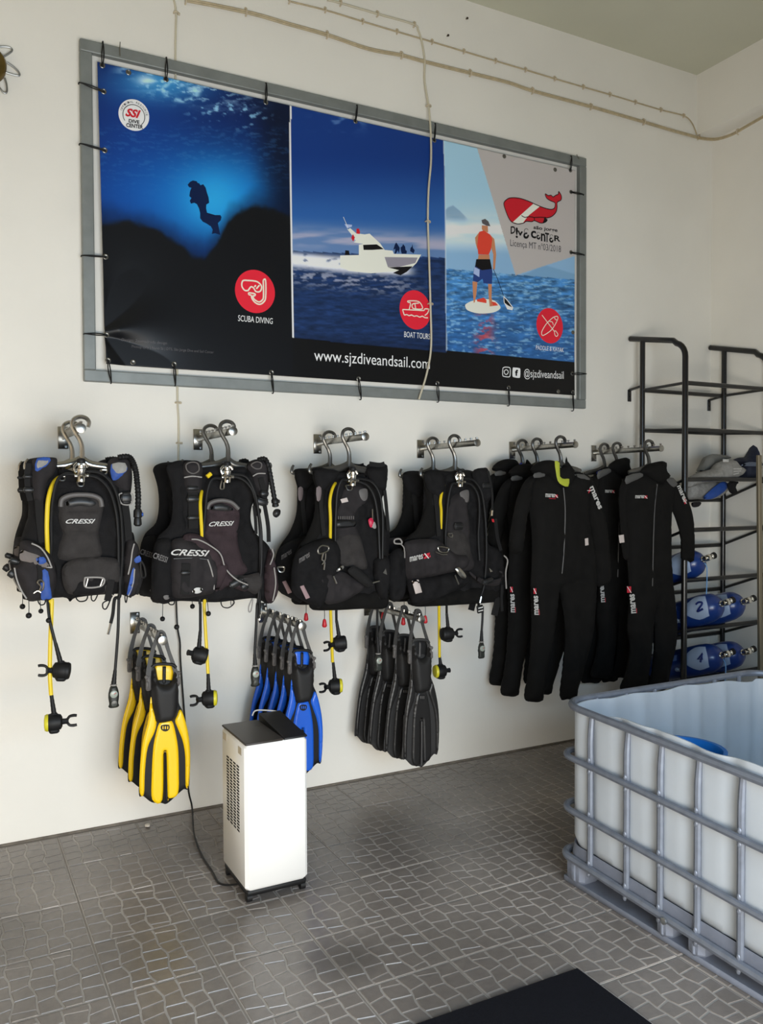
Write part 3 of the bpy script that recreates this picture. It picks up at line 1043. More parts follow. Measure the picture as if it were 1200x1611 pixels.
for side, lst in eyes.items():
    n = 0
    for e in lst:
        c = W(e[0], e[1], surf(e[0], e[1]) + .001)
        mb = MB()
        mb.lathe([(.0065, 0), (.0125, 0), (.0125, .0015), (.0095, .003), (.0065, .0015)], c, (0, -1, 0), 14)
        mb.build('eyelet', M_EYE, bn)
        if len(e) == 3:
            continue
        if side == 'right':
            ed = {302: (918, 306), 397: (919, 401), 588: (922, 588)}[e[1]]
        else:
            ed = ends[side][e[0]]
        a = W(e[0], e[1], surf(e[0], e[1]) + .006)
        b = W(ed[0], ed[1], .046)
        m_ = a.lerp(b, .5)
        d_ = (b - a).normalized()
        sd = Vector((d_.z, 0, -d_.x)) * R(.003, .007)
        mb = MB()
        mb.tube([a + Vector((0, .004, 0)), a + sd * .3, m_ + sd, b, b + d_ * .004 + Vector((0, .02, 0))], .0028, 0, 6, 4)
        mb.tube([a + Vector((0, .004, 0)), a - sd * .3, m_ - sd * .7 + Vector((0, -.002, 0)), b + Vector((0, -.001, 0)), b + d_ * .004 + Vector((0, .02, 0))], .0028, 0, 6, 4)
        mb.ball(a, .005)
        t_ = mb.build('bungee_tie', M_RUBBER, None, origin=a)
        od = words[n]
        lab = {'top': f'{od} black bungee tie from the left along the top edge of the banner', 'left': f'{od} black bungee tie from the top down the left edge of the banner',
               'bottom': f'{od} black bungee tie from the left along the bottom edge of the banner', 'right': f'{od} black bungee tie from the top down the right edge of the banner'}[side]
        tag(t_, lab, 'tie', 'bungee ties lacing the banner to its frame')
        n += 1
for (a, b_) in (((189, 66), (189, 88)), ((907, 243), (911, 250))):
    t_ = MB().tube([W(a[0], a[1], .05), W((a[0] + b_[0]) / 2 - .6, (a[1] + b_[1]) / 2, .05), W(b_[0], b_[1], .045)], .0022, 0, 6, 3).build('cut_tie', mat('olive_cord', (96, 92, 78), .7), None, origin=W(a[0], a[1], .05))
    tag(t_, 'loose olive cord end ' + ('on the frame near its upper left corner' if a[0] < 500 else 'on the frame at its upper right corner'), 'cord', 'loose cord ends on the frame')

# ---- cables on the wall
M_CABLE = mat('aged_cream_cable', (186, 170, 138), .55, var=.12, vscale=30)
M_CABLE2 = mat('pale_cable', (206, 198, 176), .5)
M_CLIP = mat('cream_cable_clip', (200, 186, 160), .5)


def cable(name, label, pts, offs, r, m, clips, double=False, group='old cables clipped to the back wall'):
    P = [W(p[0], p[1], o) for p, o in zip(pts, offs)]
    t = thing(name, label, 'cable', P[0], group)
    mb = MB()
    if double:
        mb.tube([p + Vector((0, 0, r * .9)) for p in P], r, 0, 6, 5)
        mb.tube([p - Vector((0, 0, r * .9)) for p in P], r, 0, 6, 5)
    else:
        mb.tube(P, r, 0, 6, 5)
    mb.build('cable_run', m, t)
    SP = smooth_path([Vector((p[0], p[1], 0)) for p in pts], 30)
    for c in clips:
        near = min(range(len(SP)), key=lambda i: (SP[i].x - c[0]) ** 2 + (SP[i].y - c[1]) ** 2)
        o = np.interp(near / (len(SP) - 1), np.linspace(0, 1, len(offs)), offs)
        p0, p1 = SP[max(0, near - 1)], SP[min(len(SP) - 1, near + 1)]
        a = W(SP[near].x, SP[near].y, o)
        dd = (W(p1.x, p1.y, o) - W(p0.x, p0.y, o)).normalized()
        s_ = Vector((-dd.z, 0, dd.x))
        k = MB()
        rr = r * (2.0 if double else 1.15) + .0035
        k.tube([a + s_ * rr + Vector((0, .012, 0)), a + s_ * rr * .9 + Vector((0, -r, 0)), a + Vector((0, -r * 1.7 - .001, 0)), a - s_ * rr * .9 + Vector((0, -r, 0)), a - s_ * rr + Vector((0, .012, 0))], .0042, 0, 6, 4)
        k.box(a + s_ * (rr + .005) + Vector((0, .006, 0)), (.011, .012, .011), 0, None, .002)
        k.build('clip', M_CLIP, t)
    return t


cable('cable', 'thick double cream cable sagging across the wall above the banner to the right corner', [(292, 0), (335, 8), (400, 22), (455, 38), (515, 55), (580, 77), (632, 87), (668, 97), (740, 115), (800, 130), (838, 143), (930, 168), (1013, 192), (1060, 206), (1097, 216)],
      [.012] * 15, .0052, M_CABLE, [(292, 1), (388, 20), (516, 55), (632, 87), (740, 115), (838, 143), (930, 168), (1013, 192)], True)
cable('cable', 'thin cream cable running parallel above the double cable to the right corner', [(455, 2), (512, 16), (571, 34), (625, 50), (680, 66), (730, 81), (780, 96), (827, 110), (873, 124), (918, 137), (960, 149), (1000, 161), (1040, 173), (1075, 182), (1088, 193), (1096, 212)],
      [.009] * 16, .0042, M_CABLE, [(455, 2), (512, 16), (571, 34), (625, 50), (680, 66), (730, 81), (780, 96), (827, 110), (873, 124), (918, 137), (960, 149), (1000, 161), (1040, 173), (1076, 182)])
cable('cable', 'pale cable dropping from the ceiling and hanging down in front of the banner', [(515, 0), (536, 5), (594, 22), (650, 38), (658, 48), (664, 68), (668, 96), (668, 128), (674, 165), (677, 200), (678, 250), (674, 300), (673, 350), (675, 410), (677, 480), (678, 545), (671, 588), (659, 628)],
      [.012] * 7 + [.016, .03, .055, .062, .062, .062, .062, .062, .062, .06, .058], .0055, M_CABLE2, [(536, 5), (594, 22), (652, 38), (674, 166), (674, 348), (678, 477)])
cable('cable', 'pale vertical cable passing behind the left picture of the banner down to the plum jacket', [(272, -4), (277, 20), (276, 90), (278, 300), (279, 600), (281, 660), (281, 712), (280, 760)],
      [.009] * 8, .0048, M_CABLE2, [(277, 20), (281, 634), (282, 697)])
# beam side run of the double cable
t_ = thing('cable', 'cream cable continuing along the concrete beam at the right edge', 'cable', W(1097, 216, .012), 'old cables clipped to the back wall')
bp = [W(1097, 216, .012), WX(1103, 217.5, XB - .004), WX(1125, 219, XB - .008), WX(1150, 212, XB - .008), WX(1175, 198, XB - .008), WX(1210, 178, XB - .008)]
mb = MB()
mb.tube([p + Vector((0, 0, .005)) for p in bp], .0052, 0, 6, 4)
mb.tube([p - Vector((0, 0, .005)) for p in bp], .0052, 0, 6, 4)
mb.build('cable_run', M_CABLE, t_)
a = WX(1160, 207, XB - .008)
MB().tube([a + Vector((.008, 0, .018)), a + Vector((-.006, 0, .012)), a + Vector((-.009, 0, 0)), a + Vector((-.006, 0, -.012)), a + Vector((.008, 0, -.018))], .0042, 0, 6, 4).build('clip', M_CLIP, t_)
a = W(1099, 215, .012)
MB().tube([a + Vector((0, .012, .016)), a + Vector((0, -.006, .012)), a + Vector((0, -.009, 0)), a + Vector((0, -.006, -.012)), a + Vector((0, .012, -.016))], .0042, 0, 6, 4).build('clip', M_CLIP, t_)

# ---- round brass thing with wire loops at the left edge
bp_ = W(-22, 103, 0)
la = thing('wall_lamp', 'round brass-coloured bulkhead lamp with wire loops at the left edge of the wall', 'lamp', bp_)
M_BRASS = mat('dull_brass', (108, 88, 42), .4, .7, var=.15, vscale=20)
rr_ = (W(9, 103, 0) - bp_).length
MB().lathe([(rr_ * .9, 0), (rr_, .004), (rr_, .03), (rr_ * .92, .04), (rr_ * .8, .042), (rr_ * .6, .062), (.001, .075)], bp_, (0, -1, 0), 28).build('lamp_body', M_BRASS, la)
for ang in (-4, -52, 44, 90, 140, 180, 230, 275):
    ca_, sa_ = math.cos(math.radians(ang)), math.sin(math.radians(ang))
    o_ = bp_ + Vector((ca_ * rr_, -.02, sa_ * rr_))
    tv = Vector((-sa_, 0, ca_))
    rv = Vector((ca_, 0, sa_))
    MB().tube([o_ + tv * .028, o_ + tv * .016 + rv * .028, o_ + rv * .05 - tv * .002, o_ + rv * .045 - tv * .016, o_ - tv * .016 - rv * .004], .0042, 0, 6, 4).build('wire_loop', M_GALV, la)

# ================================================================== IBC CONTAINER (cut-open, in its cage on a pallet)
M_CAGE = mat('cage_galvanised_tube', (122, 128, 140), .5, .45, var=.12, vscale=30)
M_IBC = mat('translucent_white_plastic', (214, 220, 226), .42, var=.05, vscale=6, trans=.32)
M_PALLET = mat('grey_plastic_pallet', (118, 124, 138), .55, var=.12, vscale=14, bump=.15, bscale=80)
X0, X1, Y1, Y0 = 2.14, 3.32, 2.562, 1.38            # outer faces of the cage
ib_ = thing('bulk_container', 'cut-open white plastic bulk liquid container in a grey tube cage on a pallet', 'container', ((X0 + X1) / 2, (Y0 + Y1) / 2, 0))


def zt(z, y):
    """the cage leans a touch towards the street"""
    return z + .036 * (y - Y1) * (1 if z > .05 else 0)


def rring(inset, r, z, n=7, seg=10):
    """rounded rectangle loop, from near-left corner counter-clockwise"""
    x0, x1, y0, y1 = X0 + inset, X1 - inset, Y0 + inset, Y1 - inset
    out = []
    for (cx_, cy_, a0) in ((x1 - r, y0 + r, -90), (x1 - r, y1 - r, 0), (x0 + r, y1 - r, 90), (x0 + r, y0 + r, 180)):
        for k in range(n + 1):
            a = math.radians(a0 + 90 * k / n)
            out.append((cx_ + r * math.cos(a), cy_ + r * math.sin(a)))
    full = []
    for i in range(len(out)):
        a, b = out[i], out[(i + 1) % len(out)]
        L = math.hypot(b[0] - a[0], b[1] - a[1])
        k = 56 if i % (n + 1) == n else 1
        for j in range(k):
            full.append((a[0] + (b[0] - a[0]) * j / k, a[1] + (b[1] - a[1]) * j / k))
    return [Vector((p[0], p[1], zt(z, p[1]))) for p in full]


def ring_tube(name, inset, r, z, tr, flat=1.0):
    mb = MB()
    mb.tube(rring(inset, r, z), tr, 0, 8, 0, True, flat)
    return mb.build(name, M_CAGE, ib_)


ring_tube('cage_rim', .004, .11, .712, .0145)
ring_tube('cage_hoop', .0, .075, .512, .0125)
ring_tube('cage_hoop', .0, .075, .306, .0125)
ring_tube('cage_hoop', .003, .06, .118, .0155)
ys = [2.392, 2.203, 2.045, 1.886, 1.72, 1.57, 1.46]
xs = [2.32, 2.48, 2.64, 2.82, 3.0, 3.16]


def upright(p, nrm):
    """round tube pressed flat where it crosses the hoops"""
    z_ = [.10, .118, .14, .19, .28, .306, .33, .40, .48, .512, .54, .62, .695, .712]
    fl_ = [1, 1, 0, 0, 0, 1, 0, 0, 0, 1, 0, 0, 1, 1]
    pts = [Vector((p[0], p[1], zt(z, p[1]))) - Vector(nrm) * (.006 if f else .0) for z, f in zip(z_, fl_)]
    mb = MB()
    mb.tube(pts, [.0098 if f else .0118 for f in fl_], 0, 8, 3)
    for z in (.118, .306, .512):
        for dz in (-.022, .022):
            mb.ball(Vector((p[0], p[1], zt(z + dz, p[1]))) + Vector(nrm) * .008, .0085, 0, 8, (.9, .9, 1.4))
    return mb.build('cage_upright', M_CAGE, ib_)


for y in ys:
    upright((X0 + .012, y), (-1, 0, 0))
    upright((X1 - .012, y), (1, 0, 0))
for x in xs:
    upright((x, Y1 - .012), (0, 1, 0))
    upright((x, Y0 + .012), (0, -1, 0))

# bottle: fluted walls, rounded foot, wavy cut upper edge
mb = MB()
base = rring(.022, .075, 0)
nb_ = len(base)
cxm, cym = (X0 + X1) / 2, (Y0 + Y1) / 2
lev = [(.150, .055), (.152, .03), (.165, .010), (.20, .0), (.30, 0), (.42, 0), (.54, 0), (.64, 0), (.705, .0)]
loops = []
for side in (0, 1):
    for (z, ins) in (lev if side == 0 else lev[::-1]):
        L_ = []
        for i, p in enumerate(base):
            on_x = abs(p.x - (X0 + .022)) < .004 or abs(p.x - (X1 - .022)) < .004
            t = p.y if on_x else p.x
            # broad panels with raised flutes between them
            ph = (t - (.05 if on_x else .03)) / .163
            rib = -.014 * (abs(math.sin(math.pi * ph)) ** 6) * (1 if .18 < z < .7 else .3)
            nx, ny = 0, 0
            if on_x:
                nx = -1 if p.x < cxm else 1
            elif abs(p.y - (Y0 + .022)) < .004 or abs(p.y - (Y1 - .022)) < .004:
                ny = -1 if p.y < cym else 1
            else:
                rib = 0
            zz = z
            if z > .7:
                zz = z + .006 * math.sin(t * 9) + .004 * math.sin(t * 23) - .008
                if nx == -1:
                    zz += .045 * min(1, max(0, (Y1 - .12 - p.y) / .35))
                if ny == 1:
                    zz += .012 * math.sin((t - 2.2) * 4.2)
            k = 1 - (ins + (.006 if side else 0)) / .55
            x = cxm + (p.x - cxm) * k - nx * rib * -1 * 1
            y = cym + (p.y - cym) * k - ny * rib * -1 * 1
            L_.append(Vector((x, y, zt(zz + (.008 if side and z < .2 else 0), p.y))))
        loops.append(L_)
vs_ = [p for l in loops for p in l]
fs_ = []
for i in range(len(loops) - 1):
    for k in range(nb_):
        l = (k + 1) % nb_
        fs_.append((i * nb_ + k, i * nb_ + l, (i + 1) * nb_ + l, (i + 1) * nb_ + k))
fs_.append(tuple(range(nb_ - 1, -1, -1)))
fs_.append(tuple((len(loops) - 1) * nb_ + k for k in range(nb_)))
mb.add(vs_, fs_)
mb.build('bottle', M_IBC, ib_)
# pallet: deck tray, feet and runners
mb = MB()
tr = rring(.012, .09, .128)
tr2 = [Vector((p.x, p.y, zt(.172, p.y))) for p in rring(.018, .09, 0)]
tr0 = rring(.03, .09, .100)
n_ = len(tr)
inn = [Vector((p.x, p.y, zt(.140, p.y))) for p in rring(.03, .09, 0)]
ls = [tr0, tr, tr2, inn]
mb.add([p for l in ls for p in l], [(i * n_ + k, i * n_ + (k + 1) % n_, (i + 1) * n_ + (k + 1) % n_, (i + 1) * n_ + k) for i in range(3) for k in range(n_)] + [tuple(range(n_ - 1, -1, -1)), tuple(3 * n_ + k for k in range(n_))])
mb.build('pallet_tray', M_PALLET, ib_)
for x in (X0 + .06, cxm, X1 - .06):
    MB().beam((x, Y0 + .03, .012), (x, Y1 - .01, .012), .085, .022).build('pallet_runner', M_PALLET, ib_)
    for y, hw in ((Y1 - .075, .05), (2.035, .035), (1.90, .035), (Y0 + .08, .05)):
        f_ = MB()
        f_.box((x, y, .062), (.10, hw * 2, .088), 0, None, .016)
        f_.box((x, y, .062), (.108, hw * .8, .08), 0, None, .01)
        f_.build('pallet_foot', M_PALLET, ib_)
MB().lathe([(.012, 0), (.012, .006), (.006, .008)], (X0 - .016, 2.0, .098), (-1, 0, 0), 8).build('bolt', M_GALV, ib_)
# blue tub standing in the container
TUBF = WZ(1069, 1157, .60)
TUBP = Vector((TUBF.x, TUBF.y, .175)) - Vector((TUBF.x, TUBF.y, 0)).normalized() * .165
tb = thing('plastic_tub', 'blue plastic tub standing inside the white container', 'tub', TUBP)
M_TUB = mat('bright_blue_plastic', (10, 112, 196), .42)
prof = [(.12, 0), (.128, .006), (.152, .41), (.163, .415), (.165, .425), (.15, .425), (.146, .412), (.12, .016), (.001, .012)]
ax_ = Vector((.0, .0, 1)).normalized()
mbt = MB().lathe(prof, TUBP, ax_, 28)
tub_o = mbt.build('tub_shell', M_TUB, tb)

# ================================================================== PORTABLE AIR CONDITIONER
M_ACW = mat('white_appliance_plastic', (240, 238, 234), .35, coat=.1)
M_ACD = mat('dark_bronze_panel', (52, 46, 42), .35, spec=.5)
ax0, ax1, ay0, ay1, az0, az1 = .979, 1.231, 2.956, 3.250, .046, .600
ac = thing('air_conditioner', 'white portable air conditioner with a dark top standing on the tiles', 'air conditioner', ((ax0 + ax1) / 2, (ay0 + ay1) / 2, 0))
MB().box(((ax0 + ax1) / 2, (ay0 + ay1) / 2, (az0 + az1) / 2), (ax1 - ax0, ay1 - ay0, az1 - az0), 0, None, .012).build('casing', M_ACW, ac)
xs_ = ax0 + .155
MB().box(((ax0 + xs_) / 2, (ay0 + ay1) / 2, az1 + .004), (xs_ - ax0 - .002, ay1 - ay0 + .002, .009), 0, None, .003).build('top_panel', M_ACD, ac)
flp = MB()
fw_ = ax1 - xs_ - .003
fa = Vector(((xs_ + ax1) / 2 + .001, ay0, az1 + .004))
Mx = Matrix.Rotation(math.radians(4.6), 3, 'X')
flp.box(fa + Mx @ Vector((0, (ay1 - ay0) / 2, 0)), (fw_, ay1 - ay0, .007), 0, Mx, .002)
ck = [fa + Vector((-fw_ / 2, .004, 0)), fa + Vector((-fw_ / 2, ay1 - ay0, 0)), fa + Vector((-fw_ / 2, ay1 - ay0, .03))]
flp.add(ck + [p + Vector((fw_, 0, 0)) for p in ck], [(0, 1, 2), (5, 4, 3), (0, 3, 4, 1), (1, 4, 5, 2), (2, 5, 3, 0)])
flp.build('outlet_flap', M_BLACK, ac)
MB().box(((xs_ + ax1) / 2, (ay0 + ay1) / 2, az1 + .001), (fw_, ay1 - ay0 - .01, .004)).build('outlet_well', M_RUBBER, ac)
gp = fa + Mx @ Vector((0, ay1 - ay0, 0))
MB().tube([gp + Vector((-.075, -.0, .0)), gp + Vector((-.06, .004, .018)), gp + Vector((-.02, .004, .015)), gp + Vector((.03, .002, .004)), gp + Vector((.047, -.05, -.003))], .003, 0, 6, 4).build('flap_rim', mat('pale_grey_plastic', (186, 184, 180), .5), ac)
# two stickers and the slotted intake grille on the left side
for yy_, zz_, ww in ((3.205, .572, .045), (3.015, .567, .04)):
    MB().box((ax0 - .0006, yy_, zz_), (.0012, ww, .028)).build('sticker', mat('silver_sticker', (186, 178, 166), .4), ac, False)
M_SLOT = mat('black_slot', (12, 11, 11), .9)
for ci, yy_ in enumerate((3.168, 3.126, 3.084, 3.042)):
    for k in range(22):
        z_ = .500 - k * .0118
        a_ = .0062
        s_ = MB()
        y0_, y1_ = yy_ - .0145, yy_ + .0145
        s_.add([(ax0 - .0008, y1_, z_ - a_ * .55), (ax0 - .0008, y0_, z_ - a_ * .55), (ax0 - .0008, y0_, z_ + a_ * .55), (ax0 - .0008, y1_, z_ + a_ * .55),
                (ax0 + .003, y1_, z_ - a_ * .55), (ax0 + .003, y0_, z_ - a_ * .55), (ax0 + .003, y0_, z_ + a_ * .55), (ax0 + .003, y1_, z_ + a_ * .55)],
               [(0, 1, 2, 3), (4, 7, 6, 5), (0, 4, 5, 1), (1, 5, 6, 2), (2, 6, 7, 3), (3, 7, 4, 0)])
        s_.build('vent_slot', M_SLOT, ac, False)
MB().box(((ax0 + ax1) / 2, (ay0 + ay1) / 2, .036), (ax1 - ax0 - .012, ay1 - ay0 - .012, .022), 0, None, .004).build('base_frame', M_RUBBER, ac)
for cx_, cy_ in ((ax0 + .018, ay0 + .022), (ax1 - .018, ay0 + .022), (ax0 + .018, ay1 - .022), (ax1 - .018, ay1 - .022)):
    w_ = MB().lathe([(.008, -.012), (.0165, -.010), (.0165, .010), (.008, .012)], (cx_, cy_, .0165), (1, 0, 0), 14)
    w_.box((cx_, cy_, .030), (.014, .02, .016), 0, None, .003)
    w_.build('caster', M_RUBBER, ac)
cordp = [W(277, 940, .02), W(279, 985, .02), W(283, 1010, .02), W(284, 1040, .02), W(289, 1110, .02), W(294, 1180, .02), W(296, 1240, .02), W(302, 1270, .03), WZ(305, 1315, .006) + Vector((0, 0, 0)), WZ(317, 1345, .006), WZ(333, 1370, .006), WZ(346, 1390, .006), Vector((ax0 + .012, ay1 - .14, .012)), Vector((ax0 + .05, ay1 - .15, .03))]
cordp[8] = WZ(305, 1312, .02)
MB().tube(cordp, .0042, 0, 7, 6).build('power_cord', M_RUBBER, ac)

# ================================================================== BLACK MAT, PEBBLE
ma = WZ(908, 1527, 0)
mdx, mdy = Vector((-1, .005, 0)), Vector((0.004, -1, 0))
mb = MB()
o4 = [ma, ma + mdx * .95, ma + mdx * .95 + mdy * .7, ma + mdy * .7]
mb.add([Vector((p.x, p.y, .0005)) for p in o4] + [Vector((p.x, p.y, .0085)) for p in o4], [(0, 1, 2, 3), (7, 6, 5, 4), (0, 4, 5, 1), (1, 5, 6, 2), (2, 6, 7, 3), (3, 7, 4, 0)])
mt_ = mb.build('door_mat', mat('black_mat_pile', (17, 18, 25), .95, var=.25, vscale=140, bump=1.0, bscale=420, spec=.15), None, False, origin=ma)
tag(mt_, 'black rectangular doormat lying on the grey floor tiles', 'mat')
pb = WZ(235, 1299, .006)
mb = MB()
for k in range(3):
    mb.ball(pb + Vector((R(-.014, .014), R(-.008, .008), R(0, .004))), R(.007, .012), 0, 7, (1.2, 1, .7))
tag(mb.build('plaster_crumb', mat('plaster', (206, 196, 182), .9), None, origin=pb), 'small pale crumb of plaster on the floor near the wall below the yellow fins', 'crumb')

for k_, (nx_, ny_) in enumerate(((733, 30), (703, 57))):
    np_ = W(nx_, ny_, 0)
    n_t = MB().lathe([(.003, -.01), (.003, .012), (.007, .013), (.006, .016), (.002, .017)], np_, (0, -1, -.1), 8).build('wall_nail', mat('rusty_nail', (70, 58, 48), .7, .5), None, origin=np_)
    tag(n_t, ('dark nail in the wall just under the ceiling edge', 'dark nail in the wall just above the thin upper cable')[k_], 'nail', 'nails high on the back wall')

# ================================================================== RACK WITH DIVING CYLINDERS
M_RACK = mat('satin_black_tube', (16, 15, 15), .28, spec=.6)
rk = thing('storage_rack', 'tall black tubular steel rack with sloping shelves in the right corner', 'rack', W(1040, 1050, .25))
OB, OFR = .115, .455                       # back and front posts, distance from the wall
RT = .0165


def post(name, pts, r=RT):
    return MB().tube(pts, r, 0, 10, 0).build(name, M_RACK, rk)


# left frame: back post, front post bending into the top tube that reaches to the wall
bl, flp_ = W(1010, 700, OB), W(1077, 700, OFR)
post('post', [Vector((bl.x, bl.y, .005)), Vector((bl.x, bl.y, W(1010, 535, OB).z))])
top = W(1040, 534, OB)


def frame_top(xb, ob, of, zl, zr):
    yb, yf = D - .012, D - of
    pts = [Vector((xb, yb, zl)), Vector((xb, D - of + .09, zl + (zr - zl) * .8))]
    for k in range(1, 7):
        a = math.pi / 2 * k / 6
        pts.append(Vector((xb, D - of + .09 - .09 * math.sin(a), zr - .09 * (1 - math.cos(a)))))
    pts.append(Vector((xb, yf, .005)))
    return pts


zl_ = W(990, 533, .012).z
zr_ = W(1065, 535, OFR).z
post('top_tube', frame_top(bl.x, OB, OFR, zl_, zr_), RT * 1.08)
br = W(1138, 700, OB + .01)
post('post', [Vector((br.x, br.y, .005)), Vector((br.x, br.y, W(1138, 552, OB).z))])
post('top_tube', frame_top(br.x, OB, OFR, W(1117, 547, .012).z, W(1188, 553, OFR).z), RT * 1.08)
XL_, XR_ = bl.x, br.x
M_SHINE = M_RACK


def bar(name, za, zb, off, r=.0135):
    return MB().tube([Vector((XL_, D - off, za)), Vector((XR_, D - off, zb))], r, 0, 8).build(name, M_RACK, rk)


# (front pixel y on post 1077/1082, back pixel y on post 1010/1062)
zf = lambda y, x=1080: W(x, y, OFR).z
zb = lambda y, x=1010: W(x, y, OB).z
levels = [(602, 614, 1077, 1012), (676, 677, 1077, 1012), (754, 787, 1082, 1083), (834, 861, 1085, 1055), (913, 932, 1083, 1062), (991, 1004, 1082, 1061), (1069, 1076, 1083, 1050)]
shelf = []
for fy, byy, fx, bx_ in levels:
    zf_, zb_ = zf(fy, fx), zb(byy, bx_)
    bar('shelf_bar', zf_, zf_, OFR)
    bar('shelf_bar', zb_, zb_, OB)
    shelf.append((zf_, zb_))
    for x in (XL_, XR_):
        MB().tube([Vector((x, D - OFR, zf_)), Vector((x, D - OB, zb_))], .009, 0, 8).build('side_rail', M_RACK, rk)
# wall brackets
for (px, py, xx) in ((991, 615, XL_), (1120, 631, XR_)):
    z_ = W(px, py, .01).z
    m_ = MB().beam((xx, D - .004, z_ + .005), (xx, D - OB, z_ + .02), .02, .012)
    m_.box((xx, D - .004, z_ - .03), (.03, .006, .075), 0, None, .002)
    m_.lathe([(.006, 0), (.006, .004), (.002, .006)], (xx, D - .007, z_ - .035), (0, -1, 0), 8)
    m_.build('wall_bracket', M_RACK, rk)
for x in (XL_, XR_):
    for o_ in (OB, OFR):
        MB().lathe([(.021, 0), (.021, .02), (.017, .024)], (x, D - o_, .0), (0, 0, 1), 10).build('foot_cap', M_RUBBER, rk)

# ---- cylinders lying on the sloping shelves, valves towards the room
M_CYL = mat('cylinder_blue_paint', (20, 52, 118), .32, var=.08, vscale=8, coat=.2)
M_CYLW = mat('cylinder_pale_shoulder', (160, 178, 206), .35, coat=.2)
M_CYLD = mat('dark_blue_figures', (14, 36, 104), .5)
RC = .089


def scuba_cylinder(lbl, level, xc, blen, digit=None, fwd=0.0, swap=False):
    zf_, zb_ = shelf[level]
    ax = Vector((0, -(OFR - OB), zf_ - zb_)).normalized()          # from base to valve
    nrm = Vector((0, ax.z, -ax.y)).normalized()
    if nrm.z < 0:
        nrm = -nrm
    mid_f = Vector((xc, D - OFR, zf_)) + nrm * (RC + .0135)
    o = mid_f - ax * (blen - .10 - fwd)
    t = thing('scuba_cylinder', lbl, 'cylinder', o, 'blue cylinders lying in the rack')
    MB().lathe([(.03, -.004), (.06, 0), (.08, .006), (RC, .03), (RC, blen - .12), (RC * .985, blen - .115)], o, ax, 28).build('tank_body', M_CYL, t)
    MB().lathe([(RC * .985, blen - .115), (RC * .97, blen - .085), (RC * .86, blen - .045), (RC * .62, blen - .015), (RC * .36, blen), (.018, blen + .006)], o, ax, 28).build('shoulder', M_CYL, t)
    MB().lathe([(RC + .003, -.006), (RC + .005, .0), (RC + .005, .045), (RC + .001, .05), (RC - .003, .05), (RC - .003, -.006)], o, ax, 24).build('boot', M_RUBBER, t)
    vv = o + ax * (blen + .004)
    v = MB().lathe([(.019, 0), (.019, .012), (.014, .016), (.014, .03), (.019, .034), (.019, .062), (.012, .068)], vv, ax, 14)
    b = vv + ax * .046
    v.lathe([(.013, -.002), (.013, .022), (.016, .024), (.016, .034), (.012, .038)], b, (1, -.1, .25), 12)
    v.lathe([(.012, 0), (.012, .028), (.008, .03)], b, (-1, 0, -.1), 12)
    v.build('valve', M_CHROME, t)
    kx = b + Vector((1, -.1, .25)).normalized() * .036
    MB().lathe([(.014, 0), (.02, .004), (.02, .018), (.014, .022)], kx, (1, -.1, .25), 10).build('valve_knob', M_RUBBER, t)
    # patch label and swoosh on the flank that faces the room's left, plus the number on the shoulder
    lft = Vector((-1, 0, 0))

    def on(a, ang, r=RC + .0012):
        return o + ax * a + (lft * math.cos(ang) + nrm * math.sin(ang)) * r
    pm = MB()
    g = [[on(a, an) for an in np.linspace(.22, .62, 5)] for a in (blen * .42, blen * .42 + .075)]
    pm.add(g[0] + g[1], [(k, k + 1, k + 6, k + 5) for k in range(4)])
    pm.build('label', mat('faded_label', (96, 120, 176), .5), t)
    sm_ = MB()
    L_ = [on(blen - .28 + .02 * math.cos(k) + .03 * k * .3, -.55 + .12 * math.sin(k * 1.3) + .06 * k) for k in np.linspace(0, 4.5, 16)]
    sm_.tube(L_, [.004, .011, .012, .006, .002], 0, 6, 0, False, 1)
    sm_.build('swoosh_print', M_CYLW, t)
    cm = MB()
    prf = ([-1, blen - .12, blen - .115, blen - .085, blen - .045, blen - .015], [RC, RC, RC * .985, RC * .97, RC * .86, RC * .62])
    an_ = np.linspace(-.75, .95, 16)
    rows = []
    for q_ in np.linspace(0, 1, 14):
        row = []
        for an in an_:
            w_ = math.sin((an + .75) / 1.7 * math.pi)
            a0, a1_ = blen - .115 - .075 * w_, blen - .045 + .016 * w_
            a = a0 + (a1_ - a0) * q_
            row.append(on(a, an, float(np.interp(a, *prf)) + .003))
        rows.append(row)
    cm.add([p for r_ in rows for p in r_], [(j * 16 + k, j * 16 + k + 1, (j + 1) * 16 + k + 1, (j + 1) * 16 + k) for j in range(13) for k in range(15)])
    cm.build('pale_crescent', M_CYLW, t)
    if digit:
        def sh(u, w_):
            a = blen - .105 + u
            r = float(np.interp(a, [blen - .115, blen - .085, blen - .045, blen - .015], [RC * .985, RC * .97, RC * .86, RC * .62])) + .005
            return on(a, w_, r)
        st = {'2': [(.012, .30), (.03, .42), (.05, .36), (.048, .2), (.03, .02), (.012, -.14), (.02, -.16), (.05, -.10)],
              '4': [(.05, -.02), (.018, .0), (.055, .36), (.046, .1), (.03, -.2)]}[digit]
        pts = [sh(u, w_) for u, w_ in st]
        MB().tube(smooth_path(pts, 4) if digit == '2' else pts, .006, 0, 6).build('number_print', M_CYLD, t)
    return t, vv


